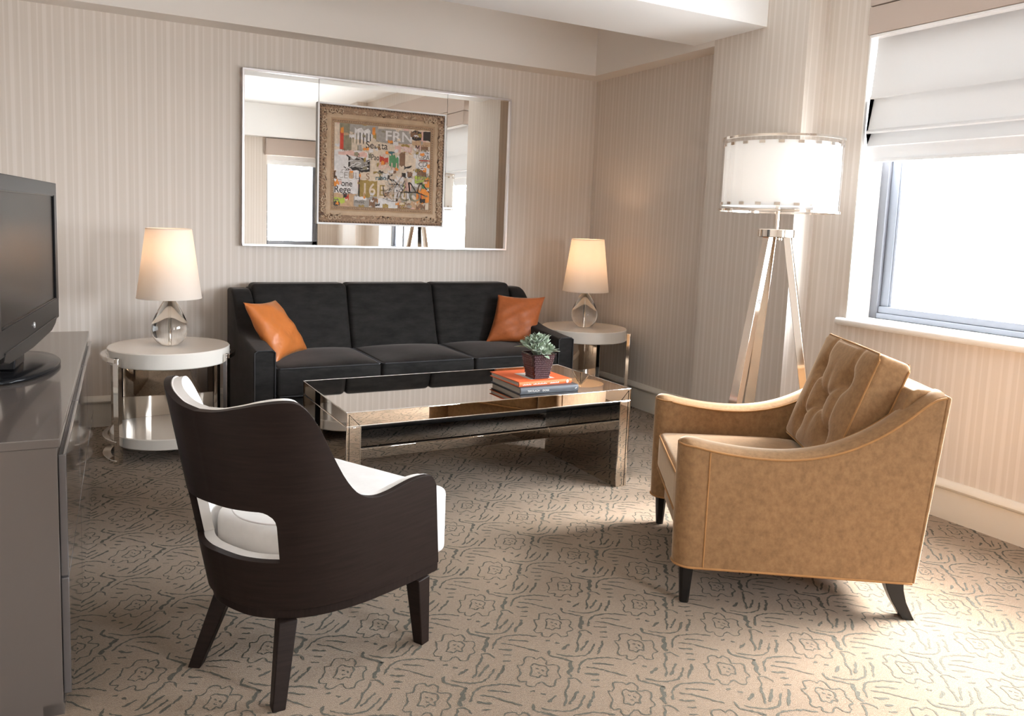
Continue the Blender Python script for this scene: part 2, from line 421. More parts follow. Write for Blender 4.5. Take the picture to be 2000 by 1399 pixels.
struct(b.build('wall_rear', 'wallpaper'))
b = MB(); b.box(3.278, X1, 2.90, 3.57, 0, ZC); struct(b.build('trim_5', 'wallpaper'))
b = MB(); b.box(3.278, X1, -.75, -.22, 0, ZC); struct(b.build('trim_6', 'wallpaper'))
b = MB(); b.box(X0, X1, 4.757, Y1, 2.302, ZC); struct(b.build('trim_1', 'paint'))          # soffit along the sofa wall
b = MB(); b.box(3.278, X1, 3.57, 4.757, 2.302, ZC); struct(b.build('trim_2', 'paint'))     # soffit in the corner
b = MB(); b.box(X0, 3.278, 3.18, 3.745, 2.335, ZC); struct(b.build('ceiling_beam', 'ceil'))
b = MB(); b.box(X0, X1, Y0, Y0 + .18, 2.29, ZC); struct(b.build('trim_3', 'ceil'))

def baseboard(name, p, q, inward):
    """p->q along the wall; inward = unit vector into the room"""
    prof = [(0, 0), (.016, 0), (.016, .135), (.019, .139), (.027, .142), (.030, .150), (.027, .160), (.019, .168), (.010, .176), (0, .178)]
    P, Q, I = Vector(p), Vector(q), Vector(inward)
    b = MB(); b.loft([[(P.x + I.x * d, P.y + I.y * d, z) for d, z in prof], [(Q.x + I.x * d, Q.y + I.y * d, z) for d, z in prof]])
    struct(b.build(name, 'trim', sharp=30))
baseboard('baseboard_back', (X0, Y1), (X1, Y1), (0, -1))
baseboard('baseboard_left', (X0, Y0), (X0, Y1), (1, 0))
baseboard('baseboard_right', (X1, 3.57), (X1, Y1), (-1, 0))
baseboard('baseboard_right', (3.278, 2.885), (3.278, 3.585), (-1, 0))
baseboard('baseboard_right', (3.262, 2.90), (X1, 2.90), (0, -1))
baseboard('baseboard_right', (X1, -.22), (X1, 2.90), (-1, 0))
baseboard('baseboard_rear', (X0, Y0), (X1, Y0), (0, 1))

# windows
b = MB()
b.box(X1 - .002, X1 + .17, WY1 - .006, WY1, WZ0, WZ1); b.box(X1 - .002, X1 + .17, WY0, WY0 + .006, WZ0, WZ1); b.box(X1 - .002, X1 + .17, WY0, WY1, WZ1 - .006, WZ1)
struct(b.build('trim_4', 'sillwhite'))
def window_right():
    b = MB(); xa, xb = X1 + .165, X1 + .235
    w = .085
    y0, y1, z0, z1 = WY0 + .006, WY1 - .006, WZ0, WZ1 - .006
    b.box(xa, xb, y1 - .040, y1, z0, z1); b.box(xa, xb, y0, y0 + .040, z0, z1)
    b.box(xa, xb, y0, y1, z1 - .05, z1)
    b.box(xa + .02, xb, .62, .68, z0, z1)
    o = struct(b.build('window_1', 'winframe', bevel=.003))
    s = MB(); s.box(xa + .025, xb, y1 - .085, y1 - .040, z0 + .02, z1 - .05); s.box(xa + .03, xb - .01, y1 - .098, y1 - .085, z0 + .05, z1 - .05)
    s.box(xa + .025, xb, y0 + .04, y0 + .085, z0 + .02, z1 - .05)
    s.build('sash', 'winrail', o, bevel=.003)
    r = MB(); r.box(xa, xb, y0 + .04, y1 - .04, z0 + .002, z0 + .028); r.box(xa + .012, xb, y0 + .04, y1 - .04, z0 + .028, z0 + .062)
    r.build('bottom_rail', 'winrail', o, bevel=.003)
    g = MB(); g.box(X1 + .205, X1 + .211, y0 + .04, y1 - .04, z0 + .05, z1 - .05); g.build('window_pane', 'glass', o)
    si = MB(); prof = [(X1 - .035, WZ0 - .034), (X1 - .043, WZ0 - .025), (X1 - .045, WZ0 - .014), (X1 - .043, WZ0 - .006), (X1 - .035, WZ0), (X1 + .23, WZ0), (X1 + .23, WZ0 - .034)]
    si.loft([[(x, WY0 - .03, z) for x, z in prof], [(x, WY1 + .03, z) for x, z in prof]])
    si.build('window_sill', 'sillwhite', o, sharp=50)
window_right()
def window_rear(name, RX0, RX1):
    b = MB(); ya, yb = Y0 - .23, Y0 - .17
    b.box(RX0, RX0 + .05, ya, yb, RZ0, RZ1); b.box(RX1 - .07, RX1, ya, yb, RZ0, RZ1); b.box(RX0, RX1, ya, yb, RZ0, RZ0 + .06); b.box(RX0, RX1, ya, yb, RZ1 - .05, RZ1)
    o = struct(b.build(name, 'winframe', bevel=.003))
    g = MB(); g.box(RX0 + .04, RX1 - .05, Y0 - .203, Y0 - .197, RZ0 + .04, RZ1 - .04); g.build('window_pane', 'glass', o)
    s = MB(); s.box(RX0 - .03, RX1 + .03, Y0 - .23, Y0 + .04, RZ0 - .034, RZ0); s.build('window_sill', 'sillwhite', o, bevel=.008)
window_rear('window_2', RX0, RX1)

# roman blind and valance
def roman_blind(y0, y1, to_world, label, vlabel, full=True):
    t = thing('roman_blind', label, 'blind')
    # side profile (depth from wall face into the reveal negative=room, z)
    if full:
        prof = [(.030, 2.36), (.030, 2.15), (.012, 1.925), (.004, 1.913), (.004, 1.907), (.030, 1.914), (.040, 1.93), (.036, 1.90), (.014, 1.762), (.000, 1.752), (-.002, 1.746), (.004, 1.742), (.036, 1.752),
                (.040, 1.745), (.018, 1.69), (.014, 1.683), (.018, 1.679), (.040, 1.688), (.044, 1.68), (.044, 1.625), (.046, 1.618)]
    else:
        prof = [(.03, 2.10), (.03, 2.02), (.01, 1.99), (.03, 1.985), (.03, 1.93)]
    th = .004
    b = MB(); rows = []
    pts = prof
    nrm = []
    for i in range(len(pts)):
        a = pts[max(i - 1, 0)]; c = pts[min(i + 1, len(pts) - 1)]
        dx, dz = c[0] - a[0], c[1] - a[1]; l = math.hypot(dx, dz) or 1; nrm.append((-dz / l, dx / l))
    loop = [(p[0], p[1]) for p in pts] + [(p[0] + .004, p[1]) for p in reversed(pts)]
    K = 24
    secs = []
    for k in range(K + 1):
        y = lerp(y0, y1, k / K)
        secs.append([to_world(d + .0015 * math.sin(k * .9 + z * 9), y, z) for d, z in loop])
    b.loft(secs); b.build('blind_fabric', 'blind', t, sharp=35)
    if full:
        rail = MB(); rail.loft([[to_world(d, y, z) for d, z in ((.038, 1.607), (.052, 1.607), (.052, 1.622), (.038, 1.622))] for y in (y0, y1)])
        rail.build('bottom_bar', 'blind', t)
    return t
rb = roman_blind(WY0 + .02, WY1 - .022, lambda d, y, z: (X1 + d, y, z), 'white folded roman blind half drawn over the big side window', '')
def valance_side():
    t = thing('window_valance', 'taupe fabric valance box above the white blind of the side window', 'valance')
    b = MB(); b.box(3.352, 3.42, WY0 - .04, 2.615, 2.197, 2.325); b.build('lower_panel', 'valance', t, bevel=.004)
    b = MB(); b.box(3.356, 3.42, WY0 - .04, 2.615, 2.33, 2.56); b.build('upper_panel', 'valance', t, bevel=.004)
    b = MB(); b.box(3.354, 3.40, WY0 - .03, 2.60, 2.182, 2.195); b.build('white_edge', 'whitebox', t, bevel=.003)['label'] = 'thin white lower edge'
valance_side()
rb2 = roman_blind(RX0 + .02, RX1 - .02, lambda d, x, z: (x, Y0 - .10 - d, z), 'white roman blind drawn up in the small window seen in the wall mirror', '', False)
def valance_rear():
    t = thing('window_valance', 'taupe valance of the small window seen in the wall mirror', 'valance')
    b = MB(); b.box(RX0 - .03, RX1 + .03, Y0, Y0 + .07, 2.05, 2.28); b.build('panel', 'valance', t, bevel=.004)
valance_rear()

# ------------------------------------------------------------------ sofa
def make_sofa():
    t = thing('sofa', 'charcoal velvet three seat sofa against the striped wall under the mirror', 'sofa', (1.763, 4.47, 0))
    W = .975; aw = .112
    # arms
    yz = [(-.400, .545), (-.32, .550), (-.20, .560), (-.10, .570), (.00, .588), (.06, .612), (.12, .662), (.17, .722), (.22, .772), (.27, .797), (.32, .803), (.410, .800)]
    for sgn in (-1, 1):
        b = MB(); secs = []
        path = smooth_path(yz, 44)
        for y, z in path:
            wo = W * sgn; wi = (W - aw) * sgn
            fl = .004
            r = .018
            sec = [(wo, y, .07), (wo, y, .3), (wo, y, z - r)]
            for k in range(1, 5): a = pi / 2 * k / 4; sec.append((wo - sgn * r * (1 - math.cos(a)), y, z - r + r * math.sin(a)))
            for k in range(0, 5): a = pi / 2 * k / 4; sec.append((wi + sgn * r * (1 - math.sin(a)), y, z - r + r * math.cos(a)))
            sec += [(wi, y, .3), (wi, y, .07)]
            secs.append(sec)
        b.loft(secs)
        a = b.build('arm', 'charcoal', t, bevel=.010, sharp=50)
        p = MB()
        fr = [(W * sgn - sgn * .004, -.403, z) for z in (.075, .25, .45, .535)] + [(W * sgn - sgn * .02, -.403, .545), ((W - aw) * sgn + sgn * .02, -.403, .545)] + [((W - aw) * sgn + sgn * .004, -.403, z) for z in (.535, .45, .25, .075)]
        p.tube(fr, .0035, 6); p.build('piping', 'charcoal_pipe', a)
    # base and back
    b = MB(); b.box(-W + aw, W - aw, -.382, .40, .07, .292); b.build('base', 'charcoal', t, bevel=.012)
    b = MB(); b.prism([(.25, .30), (.412, .07), (.412, .788), (.395, .806), (.31, .812), (.27, .80)], -W + aw - .01, W - aw + .01, axis=0); b.build('back_frame', 'charcoal', t, bevel=.012)
    w3 = (2 * (W - aw)) / 3
    for i in range(3):
        cx = -(W - aw) + w3 * (i + .5)
        def warp(x, y, z):
            k = (z + .2) / .4
            crown = (1 - (x / (w3 / 2)) ** 2) * (1 - (z / .21) ** 2)
            return (x, y - .016 * max(crown, 0) + .165 * k - .02 * k * k, z)
        b = MB(); b.rbox((cx, .180, .626), (w3 - .002, .15, .415), .030, 4, 8, warp)
        b.build('back_cushion', 'charcoal', t)
        def warp2(x, y, z):
            cr = max((1 - (x / (w3 / 2)) ** 4) * (1 - (y / .29) ** 4), 0)
            sag = .006 * math.sin(7 * x + 3 * y + i)
            return (x, y, z + (.016 * cr + sag * cr if z > 0 else 0))
        b = MB(); b.rbox((cx, -.120, .372), (w3 - .004, .585, .158), .022, 4, 10, warp2)
        c = b.build('seat_cushion', 'charcoal', t)
        p = MB()
        for zz in (.447, .298):
            p.tube([(cx - w3 / 2 + .006, .15, zz), (cx - w3 / 2 + .006, -0.392, zz), (cx - w3 / 2 + .02, -0.409, zz), (cx, -0.411, zz), (cx + w3 / 2 - .02, -0.409, zz), (cx + w3 / 2 - .006, -0.392, zz), (cx + w3 / 2 - .006, .15, zz)], .0032, 6)
        p.build('piping', 'charcoal_pipe', c)
    for sx in (-1, 1):
        for y in (-.345, .36):
            b = MB(); b.loft([[(sx * .90 + dx * .018, y + dy * .018, 0) for dx, dy in ((-1, -1), (1, -1), (1, 1), (-1, 1))], [(sx * .90 + dx * .026, y + dy * .026, .072) for dx, dy in ((-1, -1), (1, -1), (1, 1), (-1, 1))]])
            b.build('leg', 'blackwood', t)
make_sofa()

def make_pillow(name, corners, thick, material, label, group):
    """corners: bottom-left, bottom-right, top-right, top-left in world space"""
    BL, BR, TR, TL = [Vector(c) for c in corners]
    nrm = ((BR - BL).cross(TL - BL)).normalized()
    cen = (BL + BR + TR + TL) / 4
    t = MB(); n = 26
    for sg in (1, -1):
        rows = []
        for i in range(n + 1):
            row = []
            for j in range(n + 1):
                u, v = -1 + 2 * i / n, -1 + 2 * j / n
                pu = u * (1 - .085 * (1 - v * v)); pv = v * (1 - .085 * (1 - u * u))
                P = BL * (1 - pu) * (1 - pv) / 4 + BR * (1 + pu) * (1 - pv) / 4 + TR * (1 + pu) * (1 + pv) / 4 + TL * (1 - pu) * (1 + pv) / 4
                h = ((1 - u ** 2) * (1 - v ** 2)) ** .48 * thick / 2
                wr = 1 + .10 * math.sin(5 * u + 3.1 * v + len(name)) * (1 - abs(u * v)) + .05 * math.sin(11 * v - 6 * u)
                row.append(P - cen + nrm * sg * h * wr)
            rows.append(row)
        t.grid(rows)
    o = t.build(name, material, loc=cen, sharp=80)
    # seam welt lives on the pillow
    return tag(o, label, 'cushion', group)
make_pillow('throw_pillow', [(.940, 4.235, .450), (1.185, 4.53, .462), (1.000, 4.55, .755), (.785, 4.345, .767)], .13, 'orange',
            'shiny orange satin throw pillow on the charcoal sofa at the arm nearest the television', 'throw pillows on the sofa')
make_pillow('throw_pillow', [(2.352, 4.515, .462), (2.66, 4.40, .452), (2.775, 4.49, .758), (2.475, 4.60, .765)], .12, 'rust',
            'duller rust orange throw pillow on the charcoal sofa behind the succulent', 'throw pillows on the sofa')

# ------------------------------------------------------------------ side tables and lamps
def arc(r, a0, a1, n, z, c=(0, 0)):
    return [(c[0] + r * math.cos(lerp(a0, a1, i / n)), c[1] + r * math.sin(lerp(a0, a1, i / n)), z) for i in range(n + 1)]
def band(b, r0, r1, a0, a1, z0, z1, n=28, mi=0):
    secs = []
    for i in range(n + 1):
        a = lerp(a0, a1, i / n); c, s = math.cos(a), math.sin(a)
        secs.append([(r0 * c, r0 * s, z0), (r1 * c, r1 * s, z0), (r1 * c, r1 * s, z1), (r0 * c, r0 * s, z1)])
    b.loft(secs, mi=mi)
def make_side_table(label):
    t = thing('side_table', label, 'side table', group='round ivory side tables beside the sofa')
    R = .294; H = .553
    b = MB(); b.lathe([(0, H - .078), (R - .004, H - .078), (R, H - .074), (R, H - .004), (R - .004, H), (0, H)], 72); b.build('tabletop', 'lacquer', t, sharp=30)
    b = MB(); b.lathe([(0, .075), (R - .012, .075), (R - .008, .079), (R - .008, .126), (R - .012, .130), (0, .130)], 72); b.build('lower_shelf', 'lacquer', t, sharp=30)
    for sg in (-1, 1):
        b = MB(); base = pi if sg < 0 else 0; h = math.radians(34)
        for z0, z1, ro in ((H - .052, H - .030, .028), (.092, .112, .026), (0, .016, .026)):
            band(b, R + .001 if z0 > 0 else R - .012, R + ro, base - h, base + h, z0, z1)
        for a in (base - h, base + h):
            m = Matrix.Rotation(a, 4, 'Z') @ Matrix.Translation((R + .012, 0, (H - .03) / 2))
            b.obox(m, .011, .019, (H - .03) / 2)
        b.build('metal_frame', 'chrome', t, bevel=.0015)['label'] = 'polished chrome half ring frame'
    b = MB(); a0, a1 = math.radians(36), math.radians(144)
    secs = []
    n = 24
    for i in range(n + 1):
        a = lerp(a0, a1, i / n); x, y = .292 * math.cos(a), .168 + .055 * (math.sin(a) - math.sin(a0)) / (1 - math.sin(a0))
        secs.append([(x, y, .131), (x, y + .008, .131), (x, y + .008, H - .079), (x, y, H - .079)])
    b.loft(secs); b.build('mirror_panel', 'bronze_dark', t)['label'] = 'curved smoked mirror panel'
    return t
st1 = make_side_table('round ivory side table between the grey console and the charcoal sofa')
st1.location = (.415, 4.33, 0)
st2 = copy_tree(st1); st2.location = (3.065, 4.44, 0); st2['label'] = 'round ivory side table in the room corner behind the mirrored coffee table'

def make_table_lamp(label):
    t = thing('table_lamp', label, 'lamp', group='crystal table lamps on the side tables')
    prof = [(0, 0), (.028, 0), (.05, .008), (.070, .026), (.083, .05), (.0895, .078), (.088, .102), (.080, .130), (.066, .163), (.049, .196), (.032, .224), (.021, .240), (.0145, .247), (0, .247)]
    pp = smooth_path(prof[1:-1], 40)
    b = MB(); b.lathe([(0, 0)] + [(max(r, .001), z) for r, z in pp] + [(0, .247)], 56); b.build('crystal_base', 'crystal', t, sharp=60)
    b = MB(); b.lathe([(0, .004), (.0055, .004), (.0055, .245), (0, .245)], 16); b.build('stem', 'chrome', t)
    b = MB(); b.lathe([(.0, .248), (.014, .248), (.014, .262), (.006, .268), (.006, .33), (.016, .333), (.016, .37), (0, .37)], 20); b.build('socket', 'chrome', t)
    b = MB(); b.lathe([(0, .371), (.012, .371), (.018, .39), (.028, .42), (.030, .44), (.026, .458), (.014, .472), (0, .476)], 24); b.build('bulb', 'bulb', t)
    b = MB(); r0, z0, r1, z1 = .157, .245, .110, .600
    b.lathe([(r0, z0), (r1, z1), (r1 - .0025, z1), (r0 - .0025, z0)], 64, closed=True); s = b.build('lamp_shade', 'shade', t, sharp=50)
    b = MB(); b.lathe([(r0 + .0008, z0), (r0 + .0002, z0 + .006), (r0 - .003, z0 + .006), (r0 - .003, z0)], 64, closed=True); b.build('shade_hem', 'shade', s)
    b = MB(); b.lathe([(r1 + .0002, z1 - .006), (r1 + .0008, z1), (r1 - .003, z1), (r1 - .003, z1 - .006)], 64, closed=True); b.build('shade_hem', 'shade', s)
    b = MB()
    for k in range(3):
        a = 2 * pi * k / 3; b.tube([(.007 * math.cos(a), .007 * math.sin(a), .328), (.145 * math.cos(a), .145 * math.sin(a), .333)], .0015, 6)
    b.build('shade_spider', 'chrome', t)
    return t
LAMPS = []
for (x, y), lab in (((.415, 4.33), 'crystal teardrop table lamp with white shade on the side table near the television'), ((3.065, 4.44), 'crystal teardrop table lamp with white shade on the side table in the room corner')):
    if not LAMPS: l = make_table_lamp(lab)
    else: l = copy_tree(LAMPS[0]); l['label'] = lab
    l.location = (x, y, .5535); LAMPS.append(l)
    li = bpy.data.lights.new('lamp_bulb_light', 'POINT'); li.energy = 2.3 if x > 1 else 1.15; li.color = (1, .63, .37); li.shadow_soft_size = .03
    lo = bpy.data.objects.new('lamp_bulb_light', li); COL.objects.link(lo); lo.location = (0, 0, .490); lo.parent = l

# ------------------------------------------------------------------ floor lamp
def make_floor_lamp():
    t = thing('floor_lamp', 'chrome tripod floor lamp with wide white drum shade beside the window', 'lamp', (2.945, 2.705, 0))
    R = .271; z0, z1 = 1.345, 1.678
    b = MB(); n = 60
    rows = [[(r * (1 + .004 * (k % 2)) * math.cos(2 * pi * k / (2 * n)), r * (1 + .004 * (k % 2)) * math.sin(2 * pi * k / (2 * n)), z) for k in range(2 * n)] for r, z in ((R - .012, z0 + .022), (R - .012, z1 - .022), (R - .0145, z1 - .022), (R - .0145, z0 + .022))]
    b.grid(rows, cu=True, cv=True); s = b.build('lamp_shade', 'drum', t, sharp=60)
    b = MB(); b.lathe([(R, z0), (R, z1), (R - .002, z1), (R - .002, z0)], 72, closed=True); b.build('acrylic_sleeve', 'acrylic', t)
    for a, c in ((z0 - .004, z0 + .006), (z1 - .006, z1 + .004)):
        b = MB(); b.lathe([(R - .006, a), (R + .004, a), (R + .004, c), (R - .006, c)], 72, closed=True); b.build('shade_ring', 'nickel', t, sharp=40)
    for k in range(20):
        for zz in (z0 + .030, z1 - .030):
            m = Matrix.Rotation(2 * pi * (k + .3) / 20, 4, 'Z') @ Matrix.Translation((R - .008, 0, zz)); b = MB(); b.obox(m, .0025, .0125, .0065); b.build('shade_clip', 'nickel', s)
    b = MB(); b.lathe([(0, z0 + .03), (R - .02, z0 + .03), (R - .02, z0 + .032), (0, z0 + .032)], 48); b.build('diffuser', 'drum', t)
    b = MB(); b.lathe([(0, 1.262), (.0105, 1.262), (.0105, z0 + .06), (0, z0 + .06)], 20); b.build('stem', 'nickel', t)
    b = MB(); b.lathe([(0, 1.224), (.080, 1.224), (.083, 1.227), (.083, 1.259), (.080, 1.262), (0, 1.262)], 48); b.build('hub', 'nickel', t, sharp=30)
    for k in range(3):
        a = math.radians(63 + 120 * k); ca, sa = math.cos(a), math.sin(a)
        P0 = Vector((.052 * ca, .052 * sa, 1.232)); P1 = Vector((.275 * ca, .275 * sa, 0))
        tx = Vector((-sa, ca, 0)); ra = Vector((ca, sa, 0))
        secs = []
        for P, w, d in ((P1, .030, .020), (P0, .018, .016)):
            secs.append([P + tx * w * i + ra * d * j for i, j in ((-1, -1), (1, -1), (1, 1), (-1, 1))])
        b = MB(); b.loft(secs); b.build('leg', 'nickel', t, bevel=.002)
    for k in range(3):
        a = math.radians(3 + 120 * k); b = MB(); b.lathe([(0, 1.208), (.006, 1.210), (.008, 1.217), (.006, 1.224), (0, 1.224)], 14, c=(.035 * math.cos(a), .035 * math.sin(a), 0)); b.build('hub_screw', 'nickel', t)
    li = bpy.data.lights.new('floor_lamp_light', 'POINT'); li.energy = 2.5; li.color = (1, .9, .78); li.shadow_soft_size = .05
    lo = bpy.data.objects.new('floor_lamp_light', li); COL.objects.link(lo); lo.location = (0, 0, 1.52); lo.parent = t
make_floor_lamp()

# ------------------------------------------------------------------ coffee table
def make_coffee_table():
    t = thing('coffee_table', 'low bronze mirrored waterfall coffee table in front of the sofa', 'coffee table', (1.623, 3.267, 0), math.radians(.6))
    hx, hy, H, th = .702, .322, .481, .060
    b = MB(); b.box(-hx, hx, -hy, hy, H - th, H); b.build('tabletop', 'bronze', t, bevel=.004)
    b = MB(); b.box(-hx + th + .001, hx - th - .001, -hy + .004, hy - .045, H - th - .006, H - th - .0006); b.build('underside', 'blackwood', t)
    for s in (-1, 1):
        b = MB(); b.box(min(s * hx, s * (hx - th)), max(s * hx, s * (hx - th)), -hy, hy, 0, H - th - .0005); b.build('side_panel', 'bronze', t, bevel=.003)
    b = MB(); b.box(-hx + th, hx - th, hy - .040, hy - .006, .084, .140); b.build('stretcher', 'bronze', t, bevel=.004)
    # thin bright bevel edges
    b = MB(); e = .0018
    def line(p, q): b.tube([p, q], e, 6)
    for z in (H - .001, H - th + .002):
        line((-hx, -hy - .0005, z), (hx, -hy - .0005, z))
    for s in (-1, 1):
        for x in (s * (hx - .0005), s * (hx - th + .001)):
            line((x, -hy - .0005, .002), (x, -hy - .0005, H - (.001 if abs(x) > hx - .01 else th)))
        line((s * (hx - .001), -hy, H), (s * (hx - .001), hy, H))
    line((-hx, hy, H - .0005), (hx, hy, H - .0005))
    b.build('bright_edge', 'chrome', t)
    for s in (-1, 1):
        b = MB(); b.tube([(s * (hx - .012), -hy - .0006, .004), (s * (hx - .012), -hy - .0006, H - .010), (s * (hx - th + .004), -hy - .0006, H - th + .002)], .0014, 5)
        b.build('mitre_line', 'tvblack', t)
make_coffee_table()

def text_mesh(b, txt, size, mtx, mi=0, extrude=.0003, space=1.0, align='LEFT', sx=1.0, bold=0):
    cu = bpy.data.curves.new('t', 'FONT'); cu.body = txt; cu.size = size; cu.extrude = extrude; cu.space_character = space; cu.align_x = align; cu.offset = bold
    o = bpy.data.objects.new('t', cu); COL.objects.link(o)
    dg = bpy.context.evaluated_depsgraph_get(); me = bpy.data.meshes.new_from_object(o.evaluated_get(dg))
    S = mtx @ Matrix.Diagonal((sx, 1, 1, 1))
    b.add([S @ v.co for v in me.vertices], [tuple(p.vertices) for p in me.polygons], mi)
    bpy.data.objects.remove(o); bpy.data.curves.remove(cu); bpy.data.meshes.remove(me)

def make_book(label, loc, rz, w, d, h, cover, kind):
    t = thing('book', label, 'book', loc, rz, 'large books stacked on the coffee table')
    c = .0028
    b = MB(); b.box(0, w, .0, d, h - c, h); b.box(0, w, 0, d, 0, c)
    b.loft([[(x, y, z) for y, z in ((0, 0), (-.004, h * .25), (-.005, h * .5), (-.004, h * .75), (0, h), (c, h), (c, 0))] for x in (0, w)])
    b.build('cover', cover, t, bevel=.0008)
    b = MB(); b.box(.006, w - .005, c, d - .006, c, h - c); b.build('pages', 'pages', t)
    b = MB()
    RX = Matrix.Translation((0, -.0056, 0)) @ Matrix.Rotation(pi / 2, 4, 'X')
    if kind == 'slate':
        text_mesh(b, 'TIM FLACH', .0125, Matrix.Translation((.035, 0, h * .33)) @ RX, 0)
        text_mesh(b, 'DOGS', .0125, Matrix.Translation((.112, 0, h * .33)) @ RX, 0)
        b.add([(w - .022, -.0058, h * .42), (w - .014, -.0058, h * .42), (w - .010, -.0058, h * .66), (w - .016, -.0058, h * .52)], [(0, 1, 2, 3)])
    else:
        for x0, x1, n in ((.018, .065, 7), (.075, .15, 9), (.165, .215, 8)):   # illegible small white lettering
            for k in range(n):
                xa = lerp(x0, x1, k / n); b.box(xa, xa + (x1 - x0) / n * .6, -.0060, -.0052, h * .30, h * (.46 + .10 * (k % 2)))
        b.tube([(w - .026 + .006 * math.cos(a), -.0057, h * .5 + .0065 * math.sin(a)) for a in [2 * pi * k / 14 for k in range(14)]], .0014, 5, closed=True)
        b.box(w - .028, w - .024, -.0062, -.0052, h * .35, h * .65)
        q = MB(); q.box(.085, .215, .035, .185, h - .0001, h + .0003); q.build('cover_panel', 'bookwhite', t)
    b.build('spine_lettering', 'bookwhite', t)
    return t
make_book('slate grey hardback lying under the orange book', (1.742, 2.994, .4826), math.radians(-1.2), .306, .295, .0295, 'bookslate', 'slate')
make_book('orange hardback lying on top of the slate grey book', (1.745, 3.014, .5134), math.radians(1.5), .286, .268, .0215, 'bookorange', 'orange')

# ------------------------------------------------------------------ potted succulent
def make_plant():
    z = .5356
    t = thing('potted_succulent', 'grey green succulent in a dark woven square pot standing on the books', 'plant', (1.885, 3.088, z), math.radians(-2))
    h = .116; a, c = .041, .061
    b = MB(); secs = []
    n = 8
    prof = [(a * .94, 0), (a, .004), (lerp(a, c, .5), h * .5), (c - .001, h - .004), (c, h), (c - .006, h), (c - .008, h - .012)]
    def sq(r, zz, k=.16):
        out = []
        for q in range(4):
            for i in range(6):
                ang = pi / 4 + q * pi / 2 + (i - 2.5) * .0
                cx, cy = [(1, 1), (-1, 1), (-1, -1), (1, -1)][q]
                th = q * pi / 2 + pi / 2 * i / 5
                rr = r * k
                out.append((cx * (r - rr) + rr * math.cos(th), cy * (r - rr) + rr * math.sin(th), zz))
        return out
    b.loft([sq(r, zz) for r, zz in prof])
    pot = b.build('pot', 'pot', t, sharp=50)
    # woven texture: little slanted dashes on each face
    b = MB(); rnd = random.Random(5)
    for q in range(4):
        rot = Matrix.Rotation(q * pi / 2, 4, 'Z')
        for row in range(11):
            for k in range(11):
                zz = h * (row + .6) / 11.6; r = lerp(a, c, zz / h)
                x = (-.82 + 1.64 * (k + .5 * (row % 2) * .9) / 10.6) * r
                if abs(x) > .84 * r: continue
                m = rot @ Matrix.Translation((x, -r - .0003, zz)) @ Matrix.Rotation(math.radians(-10), 4, 'X') @ Matrix.Rotation(.35 + rnd.random() * .2, 4, 'Y')
                b.obox(m, .0016, .0016, .0041)
    b.build('woven_texture', 'potline', pot, bevel=.0006)
    b = MB(); b.loft([sq(c - .007, h - .016), sq(c - .007, h - .012)]); b.build('soil', 'soil', t)
    def leaf(b, base, az, el, L, w, curl):
        d = Vector((math.cos(az) * math.cos(el), math.sin(az) * math.cos(el), math.sin(el)))
        side = Vector((-math.sin(az), math.cos(az), 0)); up = side.cross(d) * -1
        rows = []
        for i in range(9):
            s = i / 8
            wid = w * (math.sin(pi * min(1, s * .82 + .14)) ** .8) * (1 if s < .75 else (1 - (s - .75) / .25) ** .6 + .0)
            th = w * .33 * (1 - s * .8)
            p = Vector(base) + d * L * s + up * curl * L * s * s
            rows.append([p + side * wid * math.cos(q) + up * (th * math.sin(q) + .35 * wid * abs(math.cos(q))) for q in [2 * pi * k / 8 for k in range(8)]])
        o = len(b.v); b.grid(rows, cv=True); b.add(rows[-1], [tuple(range(8))]); b.add(rows[0], [tuple(range(8))])
    rnd = random.Random(11)
    SCL = 1.18
    ros = [((-.026, -.020, h + .012), (-.35, -.35), .058, 1.0), ((.016, .012, h + .055), (.1, 0), .046, .9), ((.040, -.018, h + .010), (.6, -.3), .052, .9), ((-.040, .024, h + .030), (-.5, .4), .055, .9), ((.005, -.036, h + .0), (.05, -.8), .046, .85),
           ((.036, .036, h + .02), (.5, .5), .05, .9), ((-.008, .030, h + .05), (-.1, .4), .046, .85), ((-.018, -.004, h + .045), (-.15, -.1), .05, .85)]
    for base, tilt, L, sc in ros:
        b = MB(); no = 17
        tl = Vector((tilt[0], tilt[1], 1)).normalized(); q = Vector((0, 0, 1)).rotation_difference(tl)
        for k in range(no):
            az = k * 2.39996 + rnd.random() * .3; f = k / (no - 1)
            el = lerp(1.25, .22, f) + rnd.random() * .12
            l2 = SCL * L * lerp(.5, 1.12, f) * (.9 + .2 * rnd.random())
            bb = MB(); leaf(bb, (0, 0, 0), az, el, l2, .0125 * sc * lerp(.75, 1.05, f), .10)
            b.add([q @ Vector(v) + Vector(base) for v in bb.v], bb.f)
        b.tube([(base[0] * .3, base[1] * .3, h - .014), (base[0] * .8, base[1] * .8, base[2] - .008), base], .006, 6)
        b.build('rosette', 'leaf', t, sharp=60)
make_plant()

